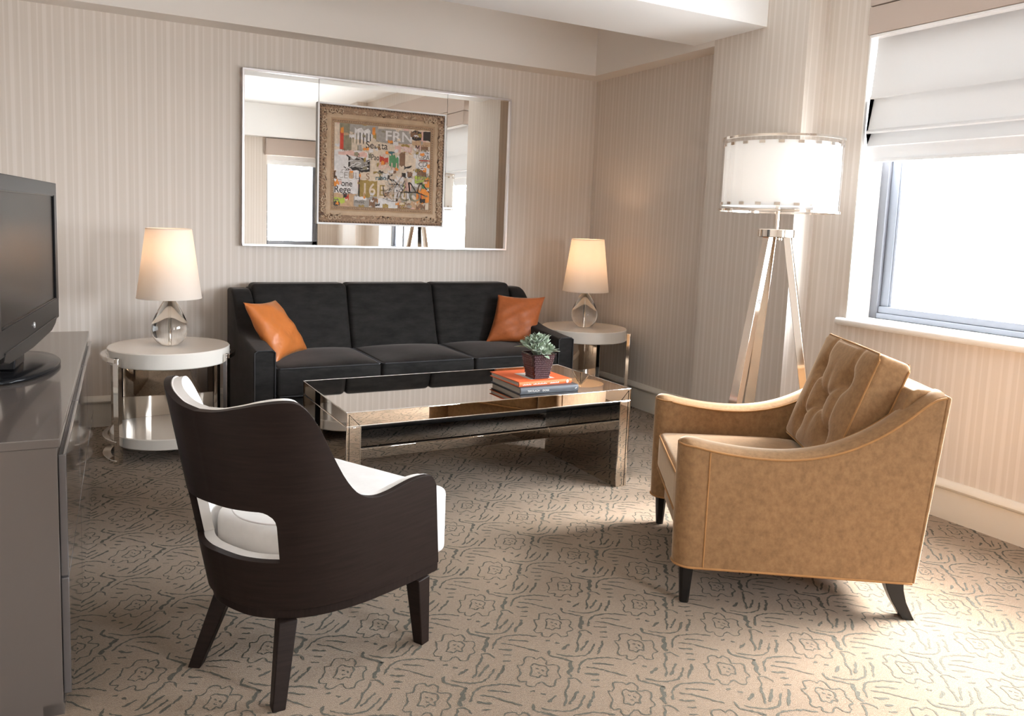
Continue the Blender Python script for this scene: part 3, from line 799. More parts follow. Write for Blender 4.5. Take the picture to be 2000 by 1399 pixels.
# ------------------------------------------------------------------ wall mirror and picture
def make_mirror():
    Y = 4.9325
    t = thing('wall_mirror', 'wide three panel mirror in a thin silver frame above the sofa', 'mirror', (1.78, Y, 1.048))
    w, h = .9025, 1.046; s0, s1 = 1.335 - 1.78, 2.205 - 1.78
    b = MB(); f = .012; d = .042
    for x0, x1, z0, z1 in ((-w, w, 0, f), (-w, w, h - f, h), (-w, -w + f, f, h - f), (w - f, w, f, h - f)):
        b.box(x0, x1, -d, 0, z0, z1)
    b.build('frame', 'silverframe', t, bevel=.0015)
    for (x0, x1), tilt in (((-w + f, s0 - .0012), .0), ((s0 + .0012, s1 - .0012), .004), ((s1 + .0012, w - f), -.010)):
        b = MB(); cx = (x0 + x1) / 2
        b.add([(x, -.026 + (x - cx) * tilt, z) for x, z in ((x0, f), (x1, f), (x1, h - f), (x0, h - f))] + [(x, -.020, z) for x, z in ((x0, f), (x1, f), (x1, h - f), (x0, h - f))],
              [(0, 1, 2, 3), (7, 6, 5, 4), (0, 4, 5, 1), (1, 5, 6, 2), (2, 6, 7, 3), (3, 7, 4, 0)])
        b.build('mirror_panel', 'mirror', t)
    b = MB(); b.box(-w + .004, w - .004, -.018, -.001, .004, h - .004); b.build('backing', 'tvblack', t)
make_mirror()

def make_picture():
    Yf = 4.886
    t = thing('framed_picture', 'square lettering collage in a gilt frame hung over the mirror', 'picture', (1.756, Yf, 1.194))
    w, h = .4305, .748
    b = MB(); e = .010; dp = .022
    for x0, x1, z0, z1 in ((-w, w, 0, e), (-w, w, h - e, h), (-w, -w + e, e, h - e), (w - e, w, e, h - e)): b.box(x0, x1, -.004, dp - .004, z0, z1)
    b.box(-w + e, w - e, .012, dp - .006, e, h - e)
    b.build('white_box_frame', 'whitebox', t, bevel=.001)
    # gilt moulding
    iw, iz0, iz1 = .3235, .116, .632
    prof = [(0, .004), (.006, -.001), (.014, -.006), (.026, -.008), (.036, -.004), (.044, -.001), (.056, -.004), (.066, -.003), (.072, .001), (.078, -.002), (.083, .000), (.088, .004), (.0935, .009)]
    ow, oz0, oz1 = w - e - .0015, e + .0015, h - e - .0015
    kx = (ow - iw) / .0935; kz = (oz1 - iz1) / .0935
    b = MB(); secs = []
    for d, y in prof:
        secs.append([(-ow + d * kx, y, oz0 + d * (iz0 - oz0) / .0935), (ow - d * kx, y, oz0 + d * (iz0 - oz0) / .0935), (ow - d * kx, y, oz1 - d * kz), (-ow + d * kx, y, oz1 - d * kz)])
    for k in range(len(secs) - 1): b.grid([secs[k], secs[k + 1]], cv=True, mi=(1 if k < 5 else 2 if k < 8 else 0 if k != 9 else 1))
    fr = b.build('gilt_frame', ['giltframe', 'giltband', 'giltsmooth'], t, sharp=25)
    # bead course and edge ropes
    b = MB()
    def run(p, q, n, r, mi=0):
        for i in range(n):
            x, z = lerp(p[0], q[0], (i + .5) / n), lerp(p[1], q[1], (i + .5) / n)
            b.rbox((x, p[2], z), (r * 2, r * 1.6, r * 2), r * .8, 2, 1, mi=mi)
    d = .084
    xx, za, zb = iw + .010, iz0 - .010, iz1 + .010
    for p, q, n in (((-xx, za, 0), (xx, za, 0), 46), ((-xx, zb, 0), (xx, zb, 0), 46), ((-xx, za, 0), (-xx, zb, 0), 36), ((xx, za, 0), (xx, zb, 0), 36)):
        run((p[0], p[1], -.001), q, n, .0030)
    b.build('bead_course', 'giltlight', fr)
    b = MB()
    xx, za, zb = ow - .006, oz0 + .006, oz1 - .006
    for p, q, n in (((-xx, za), (xx, za), 44), ((-xx, zb), (xx, zb), 44), ((-xx, za), (-xx, zb), 38), ((xx, za), (xx, zb), 38)):
        for i in range(n):
            x, z = lerp(p[0], q[0], (i + .5) / n), lerp(p[1], q[1], (i + .5) / n)
            b.obox(Matrix.Translation((x, -.001, z)) @ Matrix.Rotation(.7, 4, 'Y'), .0052, .003, .0026)
    b.build('rope_edge', 'giltdark', fr)
    # scroll ornaments
    rnd = random.Random(4)
    def scroll(b, cx, cz, r, a0, turns, flip=1, th=.004):
        P = []
        for i in range(22):
            s = i / 21; a = a0 + flip * turns * 2 * pi * s; rr = r * (1 - .82 * s)
            P.append((cx + rr * math.cos(a), -.011 + .002 * s, cz + rr * math.sin(a)))
        b.tube(P, [th * (1 - .5 * i / 21) for i in range(22)], 6)
    def blob(b, cx, cz, rx, rz, ang=0, mi=0):
        m = Matrix.Translation((cx, -.006, cz)) @ Matrix.Rotation(ang, 4, 'Y')
        q = MB(); q.rbox((0, 0, 0), (rx * 2, .016, rz * 2), min(rx, rz, .005), 2, 1); b.add([m @ Vector(v) for v in q.v], q.f, mi)
    mid = (ow + iw) / 2 + .012
    zt, zb_ = (oz1 + iz1) / 2 + .010, (oz0 + iz0) / 2 - .010
    def corner(sx, sz):
        b = MB(); cx, cz = sx * (mid + .008), (zt + .006 if sz > 0 else zb_ - .006)
        for k in range(9):
            a = rnd.random() * 6.28; r = rnd.random() * .026; blob(b, cx + r * math.cos(a), cz + r * math.sin(a), .006 + .005 * rnd.random(), .0035 + .003 * rnd.random(), rnd.random() * 3, 1 if k % 3 == 0 else (2 if k % 3 == 1 else 0))
        for L in (.045, .075, .105):
            scroll(b, cx - sx * L, cz + sz * (.004 - .1 * (L - .045) * .4), .017, rnd.random() * 6, 1.1 * sx * sz, 1, .0044)
            scroll(b, cx + sx * .004, cz - sz * L, .015, rnd.random() * 6, -1.1 * sx * sz, 1, .0044)
            for k in range(4): blob(b, cx - sx * (L + .012 * rnd.random()), cz - sz * .018 * rnd.random(), .007, .003, rnd.random() * 3, k % 3); blob(b, cx - sx * .016 * rnd.random(), cz - sz * (L + .014 * rnd.random()), .003, .007, rnd.random() * 3, k % 3)
        b.build('corner_ornament', ['giltlight', 'giltframe', 'giltdark'], fr)
    for sx in (-1, 1):
        for sz in (-1, 1): corner(sx, sz)
    def middle(cx, cz, vert):
        b = MB()
        for k in range(11):
            u = (k - 5) / 5; blob(b, cx + (0 if vert else u * .05) + rnd.uniform(-.006, .006), cz + (u * .05 if vert else 0) + rnd.uniform(-.012, .012) * (1 - abs(u)), .008, .005, rnd.random() * 3, k % 3)
        for sg in (-1, 1):
            if vert: scroll(b, cx, cz + sg * .07, .014, 0, sg * 1.2, 1, .0032)
            else: scroll(b, cx + sg * .07, cz, .014, pi / 2, sg * 1.2, 1, .0032)
        b.build('side_ornament', ['giltlight', 'giltframe', 'giltdark'], fr)
    middle(0, zt + .004, False); middle(0, zb_ - .004, False); middle(-mid - .006, .374, True); middle(mid + .006, .374, True)
    for sx in (-1, 1):      # running scrolls up the sides
        for k in range(9):
            z = .17 + .41 * k / 8
            if abs(z - .374) < .04: continue
            b = MB(); scroll(b, sx * (mid + .008), z, .016, k * 1.3, (1 if k % 2 else -1) * 1.0, 1, .0042); blob(b, sx * (mid - .004), z + .012, .004, .014, .3 * sx, k % 3)
            b.build('side_scroll', ['giltlight', 'giltframe', 'giltdark'], fr)
    for zz, sg in ((zt + .008, 1), (zb_ - .008, -1)):
        for k in range(10):
            x = -.25 + .5 * k / 9
            if abs(x) < .09 or abs(x) > .24: continue
            b = MB(); blob(b, x, zz, .016, .0035, .25 * (1 if k % 2 else -1), 0); scroll(b, x + .012, zz, .009, k, 1.0, 1, .003); b.build('top_scroll' if sg > 0 else 'bottom_scroll', ['giltlight', 'giltframe', 'giltdark'], fr)
    # collage: one printed sheet with pasted paper scraps and lettering
    mats = ['p_cream', 'p_white', 'p_grey', 'p_olive', 'p_black', 'p_brown', 'p_tan', 'p_orange', 'p_red', 'p_green', 'p_lime', 'p_teal', 'p_pink', 'p_mustard']
    ix = {k[2:]: i for i, k in enumerate(mats)}
    b = MB(); lay = [0]
    U = lambda u: -iw + u * 2 * iw
    V = lambda v: iz1 - v * (iz1 - iz0)
    b.add([(-iw - .004, .0085, iz0 - .004), (iw + .004, .0085, iz0 - .004), (iw + .004, .0085, iz1 + .004), (-iw - .004, .0085, iz1 + .004)], [(0, 1, 2, 3)], 0)
    def yy(): lay[0] += 1; return .0083 - lay[0] * .000022
    def patch(u0, u1, v0, v1, c, jag=.01):
        y = yy(); n = 7; top = []; bot = []
        for i in range(n + 1):
            u = lerp(u0, u1, i / n)
            top.append((U(min(max(u, 0), 1)), y, V(min(max(v0 + rnd.uniform(-jag, jag), 0), 1)))); bot.append((U(min(max(u, 0), 1)), y, V(min(max(v1 + rnd.uniform(-jag, jag), 0), 1))))
        b.grid([top, bot], mi=ix[c])
    def word(s, u, v, hgt, c, rot=0, sx=1, bold=0):
        y = yy()
        m = Matrix.Translation((U(u), y, V(v))) @ Matrix.Rotation(rot, 4, 'Y') @ Matrix.Rotation(pi / 2, 4, 'X')
        text_mesh(b, s, hgt * (iz1 - iz0) * 1.4, m, ix[c], 0, 1, 'LEFT', sx, bold)
    def stroke(pts, wd, c):
        y = yy(); P = smooth_path(pts, 6 * (len(pts) - 1)); L = []; R = []
        for k, (u, v) in enumerate(P):
            a = P[max(k - 1, 0)]; q = P[min(k + 1, len(P) - 1)]
            dx, dz = U(q[0]) - U(a[0]), V(q[1]) - V(a[1]); l = math.hypot(dx, dz) or 1
            ww = wd * .5 * (.7 + .6 * rnd.random())
            L.append((U(u) - dz / l * ww, y, V(v) + dx / l * ww)); R.append((U(u) + dz / l * ww, y, V(v) - dx / l * ww))
        b.grid([L, R], mi=ix[c])
    for k in range(150):
        u, v = rnd.random(), rnd.random(); a, c = .03 + .10 * rnd.random(), .02 + .07 * rnd.random()
        patch(u - a / 2, u + a / 2, v - c, v + c, rnd.choice(['cream', 'cream', 'white', 'white', 'tan', 'grey', 'pink', 'brown', 'olive', 'orange', 'mustard', 'cream', 'pink', 'white']), .012)
    patch(.0, .05, 0, .25, 'cream'); patch(.055, .09, .10, .33, 'red', .02); patch(.09, .17, .14, .32, 'olive', .01); patch(.06, .09, .05, .12, 'orange')
    patch(.15, .42, 0, .10, 'grey', .02); patch(.20, .36, .06, .20, 'white', .03); patch(.38, .41, .02, .11, 'orange'); patch(.42, .80, .03, .19, 'grey', .01)
    for k in range(6): patch(.18 + k * .035, .19 + k * .035, .10, .23, rnd.choice(['grey', 'olive', 'black']), .015)
    word('FRN', .51, .165, .125, 'white', .0, 1.15, .0012)
    patch(.80, 1, .02, .13, 'black', .012); patch(.78, .86, .03, .10, 'brown', .02); patch(.90, .92, .02, .14, 'pink'); patch(.80, 1, .14, .20, 'tan', .01)
    patch(.32, .62, .20, .29, 'cream', .01); word('Serata', .315, .275, .085, 'black', 0, .95, .0006); patch(.62, .80, .22, .29, 'pink', .01); word('2001', .68, .275, .05, 'white', .05)
    word('M', .835, .27, .085, 'black', 0, .7); word('INE', .90, .225, .045, 'brown'); word('IZ', .95, .29, .05, 'black', 0, .8)
    patch(.82, 1, .30, .36, 'white', .01); word('TCE', .84, .355, .055, 'olive', 0, .8); word('PA', .925, .36, .058, 'black', .05, .9)
    patch(.88, 1, .375, .385, 'red', .003); patch(.85, 1, .40, .48, 'white', .012); word('CLA', .875, .455, .055, 'black', 0, 1.0); patch(.97, 1, .42, .47, 'orange', .01); word('JUE', .86, .52, .055, 'black', .04, .8)
    patch(0, .34, .33, .56, 'white', .02); patch(.04, .33, .33, .39, 'pink', .015)
    patch(.12, .36, .40, .58, 'black', .035); patch(.16, .30, .42, .52, 'grey', .03); patch(.02, .14, .41, .58, 'white', .03)
    for k in range(16):
        u, v = .10 + rnd.random() * .26, .36 + rnd.random() * .22
        stroke([(u, v), (u + rnd.uniform(-.08, .08), v + rnd.uniform(-.06, .06)), (u + rnd.uniform(-.12, .12), v + rnd.uniform(-.08, .08))], .0035, 'white' if k % 2 else 'black')
    patch(.37, .58, .33, .56, 'cream', .01); word('Paola', .37, .415, .07, 'black', 0, .75, .0004)
    patch(.46, .55, .37, .46, 'red', .02); patch(.56, .66, .35, .50, 'green', .03); patch(.545, .62, .29, .33, 'teal', .02); patch(.52, .55, .30, .33, 'orange', .01)
    word('BAU', .455, .52, .09, 'pink', 0, 1.0, .0003)
    patch(.67, .82, .30, .52, 'cream', .02); patch(.67, .73, .30, .47, 'brown', .02)
    for k in range(5): stroke([(.72, .46 + .012 * k), (.76, .47 + .02 * rnd.random()), (.80, .45 + .02 * rnd.random())], .004, 'black')
    patch(.03, .26, .56, .68, 'white', .01); word('SEUL', .05, .66, .08, 'grey', 0, 1.05); patch(.15, .19, .57, .66, 'tan', .005)
    patch(.25, .26, .56, .92, 'black', .002); patch(.27, .46, .57, .68, 'cream', .02); word('S', .32, .66, .08, 'brown'); word('raho', .42, .66, .06, 'teal', -.05, .9, .0008)
    patch(0, .24, .68, .84, 'white', .012); word('one', .07, .755, .075, 'black', 0, .9, .0006); word('Rege', .0, .835, .085, 'black', 0, .9, .0006); patch(.0, .05, .69, .75, 'orange', .02)
    patch(.26, .44, .67, .87, 'mustard', .01); patch(.44, .58, .66, .88, 'cream', .02); word('16', .275, .85, .15, 'cream', 0, .9, .0014); word('E', .455, .85, .14, 'mustard', 0, .9)
    patch(0, .22, .85, 1, 'tan', .012); patch(.0, .11, .89, .96, 'lime', .02); patch(.11, .15, .86, .92, 'red', .012); patch(0, .06, .95, 1, 'black', .02); patch(.02, .05, .955, .985, 'orange', .008)
    patch(.20, .44, .87, 1, 'grey', .02); patch(.21, .33, .87, .92, 'white'); word('music', .21, .955, .05, 'black', 0, .8); patch(.36, .42, .90, 1, 'brown', .03)
    patch(.45, .66, .88, 1, 'white', .01); patch(.50, .56, .95, 1, 'mustard', .01)
    patch(.70, .80, .54, .60, 'black', .02); patch(.74, .77, .54, .60, 'white', .01); patch(.84, 1, .58, .62, 'lime', .006); word('TRANS', .855, .625, .062, 'olive', 0, .78, .0008); patch(.84, 1, .63, .68, 'lime', .01); word('URBO', .855, .675, .04, 'olive', 0, .85)
    patch(.68, .80, .68, .76, 'pink', .02); patch(.70, .73, .70, .78, 'lime', .012); patch(.92, 1, .66, .72, 'green', .02); patch(.95, 1, .60, .72, 'orange', .02)
    patch(.62, .72, .62, .88, 'white', .03); patch(.86, 1, .75, .92, 'orange', .035); patch(.88, .92, .80, .88, 'red', .02)
    word('CO', .67, .90, .13, 'olive', 0, 1.1, .0014)
    for pts in ([(.56, .60), (.66, .70), (.72, .78)], [(.56, .70), (.68, .70)], [(.77, .66), (.79, .79), (.78, .66), (.86, .79)], [(.70, .79), (.78, .79), (.87, .79), (.97, .83)], [(.87, .79), (.89, .70), (.92, .68), (1, .78)], [(.64, .77), (.70, .79), (.74, .72)], [(.65, .78), (.66, .86)], [(.60, .58), (.56, .62), (.60, .66)], [(.50, .72), (.52, .86), (.58, .75)], [(.86, .68), (.93, .66)]):
        stroke(pts, .007, 'black')
    patch(.66, .80, .93, 1, 'brown', .008); word('PARKER', .69, .985, .045, 'cream', 0, .8); patch(.80, .92, .92, 1, 'tan', .03); patch(.86, .96, .94, 1, 'brown', .03)
    for k in range(90):
        u, v = rnd.random(), rnd.random(); a, c = .008 + .022 * rnd.random(), .006 + .020 * rnd.random()
        patch(u - a, u + a, v - c, v + c, rnd.choice(['cream', 'white', 'tan', 'grey', 'pink', 'brown', 'olive', 'orange', 'black', 'mustard', 'white', 'cream']), .010)
    for k in range(14): stroke([(.48 + .3 * rnd.random(), .55 + .4 * rnd.random()) for _ in range(3)], .0025, rnd.choice(['grey', 'white', 'black', 'tan']))
    o = b.build('collage_print', mats, t, weld=0, sharp=180)
make_picture()

# ------------------------------------------------------------------ console and television
CON = math.radians(-2.68)
def make_console():
    t = thing('console_cabinet', 'long warm grey gloss drawer console under the television', 'cabinet', (-.045, 2.086, 0), CON)
    L, D, H = 1.816, .60, .699                       # local: x back to the wall (negative), y along
    b = MB(); b.box(-D, -.006, .002, L - .002, .0, H - .022); b.build('cabinet_body', 'greylacquer', t, bevel=.002)
    b = MB(); b.box(-D, .0, 0, L, H - .022, H); b.build('cabinet_top', 'greylacquer', t, bevel=.0025)
    n = 3
    for i in range(n):
        y0, y1 = .012 + i * (L - .024) / n, .012 + (i + 1) * (L - .024) / n
        for z0, z1 in ((.045, .345), (.350, .655)):
            b = MB(); b.box(-.0055, .012, y0 + .003, y1 - .003, z0, z1); d = b.build('drawer', 'greyfront', t, bevel=.0025)
    b = MB(); b.box(-.05, -.004, .002, L - .002, .0, .03); b.build('plinth', 'greylacquer', t)
make_console()

def make_tv():
    # local frame: x right along screen when facing it, y out of the screen back, z up
    t = thing('television', 'black flat screen television on an oval stand on the grey console', 'television', (-.222, 2.955, .700), math.radians(90 - 7.6))
    # local +x runs away from camera along the screen, local -y faces the room
    w, h, z0 = .480, .506, .125
    yF = -.088
    b = MB(); fr = .045; fb = .075
    b.box(-w, w, yF + .004, yF + .075, z0, z0 + h)
    b.build('housing', 'tvplastic', t, bevel=.006)
    b = MB()
    for x0, x1, za, zb in ((-w, w, z0, z0 + fb), (-w, w, z0 + h - fr, z0 + h), (-w, -w + fr, z0 + fb, z0 + h - fr), (w - fr, w, z0 + fb, z0 + h - fr)):
        b.box(x0, x1, yF - .006, yF + .004, za, zb)
    bz = b.build('bezel', 'tvplastic', t, bevel=.002)
    b = MB(); b.box(-w + fr, w - fr, yF + .0005, yF + .0038, z0 + fb, z0 + h - fr); b.build('screen', 'screen', t)
    b = MB(); e = .004
    for x0, x1, za, zb in ((-w + fr, w - fr, z0 + fb, z0 + fb + e), (-w + fr, w - fr, z0 + h - fr - e, z0 + h - fr), (-w + fr, -w + fr + e, z0 + fb, z0 + h - fr), (w - fr - e, w - fr, z0 + fb, z0 + h - fr)):
        b.box(x0, x1, yF - .004, yF + .0004, za, zb)
    b.build('screen_edge', 'tvblack', t)
    # speaker bar under the screen
    b = MB(); secs = []
    for x, zz in ((-w * .86, .02), (-w * .7, .036), (0, .044), (w * .7, .036), (w * .86, .02)):
        secs.append([(x, yF - .010, z0 + .010), (x, yF + .04, z0 + .010), (x, yF + .04, z0 - zz), (x, yF - .004, z0 - zz + .004)])
    b.loft(secs); b.build('speaker_bar', 'tvplastic', t, bevel=.002)
    b = MB(); b.lathe([(0, 0), (.0105, 0), (.0105, .002), (0, .002)], 24); b.tube([(.0085 * math.cos(a), .0085 * math.sin(a), .0026) for a in [2 * pi * k / 18 for k in range(18)]], .0012, 5, closed=True)
    b.box(-.0012, .0012, -.004, .005, .002, .0032); b.box(-.0012, .006, -.0045, -.0022, .002, .0032)
    b.xf(Matrix.Translation((.0, yF - .0062, z0 + .034)) @ Matrix.Rotation(pi / 2, 4, 'X')); b.build('round_badge', 'badge', bz)['label'] = 'small round silver logo'
    # stand
    b = MB(); rows = []
    for r, z in ((.97, 0), (1, .004), (1, .010), (.96, .016), (.7, .021), (.35, .026), (.12, .029)):
        rows.append([(.085 + .285 * r * math.cos(2 * pi * k / 64), .150 * r * math.sin(2 * pi * k / 64), z) for k in range(64)])
    b.grid(rows, cv=True); b.add(rows[0], [tuple(range(64))]); b.add(rows[-1], [tuple(range(64))]); b.build('stand_base', 'tvblack', t, sharp=60)
    b = MB(); b.loft([[(.075 * i, -.02 + .03 * j, .026) for i, j in ((-1, -1), (1, -1), (1, 1), (-1, 1))], [(.055 * i, -.03 + .025 * j, .09) for i, j in ((-1, -1), (1, -1), (1, 1), (-1, 1))], [(.05 * i, -.035 + .02 * j, z0 + .08) for i, j in ((-1, -1), (1, -1), (1, 1), (-1, 1))]])
    b.build('stand_neck', 'tvblack', t, bevel=.004)
make_tv()

# ------------------------------------------------------------------ barrel chair in dark wood
def thick_sheet(b, P, mask, off0, off1, centre, mi=0):
    nu, nv = len(P), len(P[0])
    Nn = [[None] * nv for _ in range(nu)]
    for i in range(nu):
        for j in range(nv):
            a = P[min(i + 1, nu - 1)][j] - P[max(i - 1, 0)][j]; c = P[i][min(j + 1, nv - 1)] - P[i][max(j - 1, 0)]
            n = a.cross(c)
            n = n.normalized() if n.length > 1e-12 else Vector((0, 0, 1))
            ctr = Vector((centre[0], centre[1], P[i][j].z))
            d = ctr - P[i][j]
            Nn[i][j] = n
    # consistent inward direction
    mid = Nn[nu // 2][nv // 2]; pm = P[nu // 2][nv // 2]
    sg = 1 if mid.dot(Vector((centre[0], centre[1], pm.z)) - pm) > 0 else -1
    A = [[P[i][j] + Nn[i][j] * sg * off0 for j in range(nv)] for i in range(nu)]
    B = [[P[i][j] + Nn[i][j] * sg * off1 for j in range(nv)] for i in range(nu)]
    b.grid(A, mask=mask, mi=mi); b.grid(B, mask=mask, mi=mi)
    cell = lambda i, j: 0 <= i < nu - 1 and 0 <= j < nv - 1 and mask(i, j)
    for i in range(nu):
        for j in range(nv):
            if i < nu - 1 and cell(i, j) != cell(i, j - 1): b.add([A[i][j], A[i + 1][j], B[i + 1][j], B[i][j]], [(0, 1, 2, 3)], mi)
            if j < nv - 1 and cell(i, j) != cell(i - 1, j): b.add([A[i][j], A[i][j + 1], B[i][j + 1], B[i][j]], [(0, 1, 2, 3)], mi)

def make_barrel_chair():
    t = thing('barrel_armchair', 'dark wood barrel back chair with white upholstery seen from behind', 'armchair', (.34, 2.033, 0), math.radians(29))
    bot = [(.012, 0), (.016, .055), (.040, .112), (.085, .165), (.150, .205), (.235, .235), (.330, .252), (.430, .264), (.532, .273)]
    top = [(-.105, 0), (-.098, .075), (-.070, .150), (-.015, .212), (.055, .248), (.150, .264), (.255, .272), (.365, .277), (.470, .281)]
    ZB, ZT = .205, .80
    NS = 64
    def plan(s, z):
        q = abs(s) * 8; pb = catmull(bot, q); pt = catmull(top, q); k = (z - ZB) / (ZT - ZB)
        return Vector((lerp(pb[0], pt[0], k), (1 if s >= 0 else -1) * lerp(pb[1], pt[1], k) * 1.075 + .020, z))
    zprof_s = [0, .10, .20, .30, .38, .43, .47, .51, .55, .59, .63, .67, .72, .78, .84, .90, .95, .975, 1.0]
    zprof_z = [.762, .768, .783, .798, .803, .796, .770, .720, .650, .585, .540, .517, .506, .508, .516, .521, .518, .508, .478]
    zpts = list(zip(zprof_s, zprof_z))
    def ztop(s):
        s = abs(s)
        for i in range(len(zprof_s) - 1):
            if s <= zprof_s[i + 1]: return catmull(zpts, i + (s - zprof_s[i]) / (zprof_s[i + 1] - zprof_s[i]))[1]
        return zprof_z[-1]
    SH = .315
    def zhi(s):
        s = abs(s); base = .514
        if s < SH: 
            e = max(0, (s - SH + .07) / .07); return base - .040 * (1 - math.sqrt(max(0, 1 - e * e)))
        return lerp(.474, .40, min(1, (s - SH) / .3))
    def zlo(s):
        s = abs(s); return .372 if s < SH else lerp(.372, .30, min(1, (s - SH) / .3))
    def rows(zb, dtop, dhole, s_max=1.0, hole=SH):
        ss = [];
        base = [-1 + 2 * i / 120 for i in range(121)] + [-hole, hole, -hole + .004, hole - .004, -hole + .012, hole - .012]
        ss = sorted(set(round(x * s_max, 5) for x in base))
        P = []
        for s in ss:
            zt = ztop(s) - dtop; a = zlo(s) - dhole; c = zhi(s) + dhole
            c = min(c, zt - .02); a = min(a, c - .02)
            col = []
            for k in range(7): col.append(plan(s, lerp(zb, a, k / 6)))
            for k in range(1, 5): col.append(plan(s, lerp(a, c, k / 4)))
            for k in range(1, 13): col.append(plan(s, lerp(c, zt, k / 12)))
            P.append(col)
        def mask(i, j):
            sm = (ss[i] + ss[i + 1]) / 2
            return not (abs(sm) < hole * s_max and 6 <= j < 10)
        return P, mask
    P, mk = rows(.234, 0, 0)
    b = MB(); thick_sheet(b, P, mk, 0, .017, (.25, 0))
    b.build('back_shell', 'wenge', t, bevel=.004, sharp=40)['label'] = 'curved dark wood back shell with cut out handle'
    P, mk = rows(.236, .006, .004, .985, SH)
    b = MB(); thick_sheet(b, P, mk, .0176, .044, (.25, 0))
    b.build('inner_upholstery', 'white_cloth', t, bevel=.008, sharp=40)['label'] = 'white padded lining'
    # welt along the top edge
    b = MB(); path = []
    for i in range(141):
        s = -.98 + 1.96 * i / 140; z = ztop(s) - .003
        p = plan(s, z); q = plan(s + .002, z); tn = (q - p).normalized(); nv = Vector((-tn.y, tn.x, 0))
        if nv.dot(Vector((.25, 0, 0)) - Vector((p.x, p.y, 0))) < 0: nv = -nv
        path.append(p + nv * .020)
    b.tube(path, .0036, 6); b.build('welt', 'welt', t)
    # seat rail
    b = MB()
    ol = [plan(-1 + 2 * i / 60, .21) for i in range(61)]
    ol = [Vector((p.x + .007, .02 + (p.y - .02) * .972)) for p in ol]
    b.loft([[(p.x, p.y, z) for p in ol] for z in (.203, .2335)])
    b.build('seat_rail', 'wenge_rail', t, bevel=.003)
    # seat cushion
    def warp(x, y, z):
        X = x + .342; k = X
        wmax = interp([.03, .08, .14, .22, .34, .48, .56, .63], [.085, .128, .168, .196, .214, .226, .230, .234], X)
        cr = max(0, 1 - (y / .23) ** 2) * max(0, 1 - (x / .26) ** 2)
        return (x, y / .23 * wmax * 1.075 + .020, z + (.014 * cr if z > 0 else 0))
    b = MB(); b.rbox((.342, 0, .327), (.576, .46, .210), .024, 4, 12, warp); c = b.build('seat_cushion', 'white_cloth', t)
    b = MB(); pp = []
    for i in range(41):
        a = -pi / 2 - pi * .98 * (i / 40 - .5) * 1.0
        pp.append((.26 - .20 * math.cos(pi * (i / 40 - .5)) , .175 * math.sin(pi * (i / 40 - .5)) + .02, .4365))
    b.tube(pp, .0022, 6); b.build('seat_seam', 'welt', c)
    # legs
    def leg(tp, ft, a, c, rz):
        secs = []
        for (x, y), z, r in ((ft, 0, c), (tp, .2032, a)):
            sec = []
            for i, j in ((-1, -1), (1, -1), (1, 1), (-1, 1)):
                dx, dy = i * r, j * r
                sec.append((x + dx * math.cos(rz) - dy * math.sin(rz), y + dx * math.sin(rz) + dy * math.cos(rz), z))
            secs.append(sec)
        b = MB(); b.loft(secs); b.build('leg', 'wenge', t, bevel=.003)
    for s in (-1, 1):
        leg((.075, s * .122), (.010, s * .164), .024, .017, s * .5)
        leg((.470, s * .254 + .012), (.478, s * .264 + .008), .026, .017, 0)
make_barrel_chair()

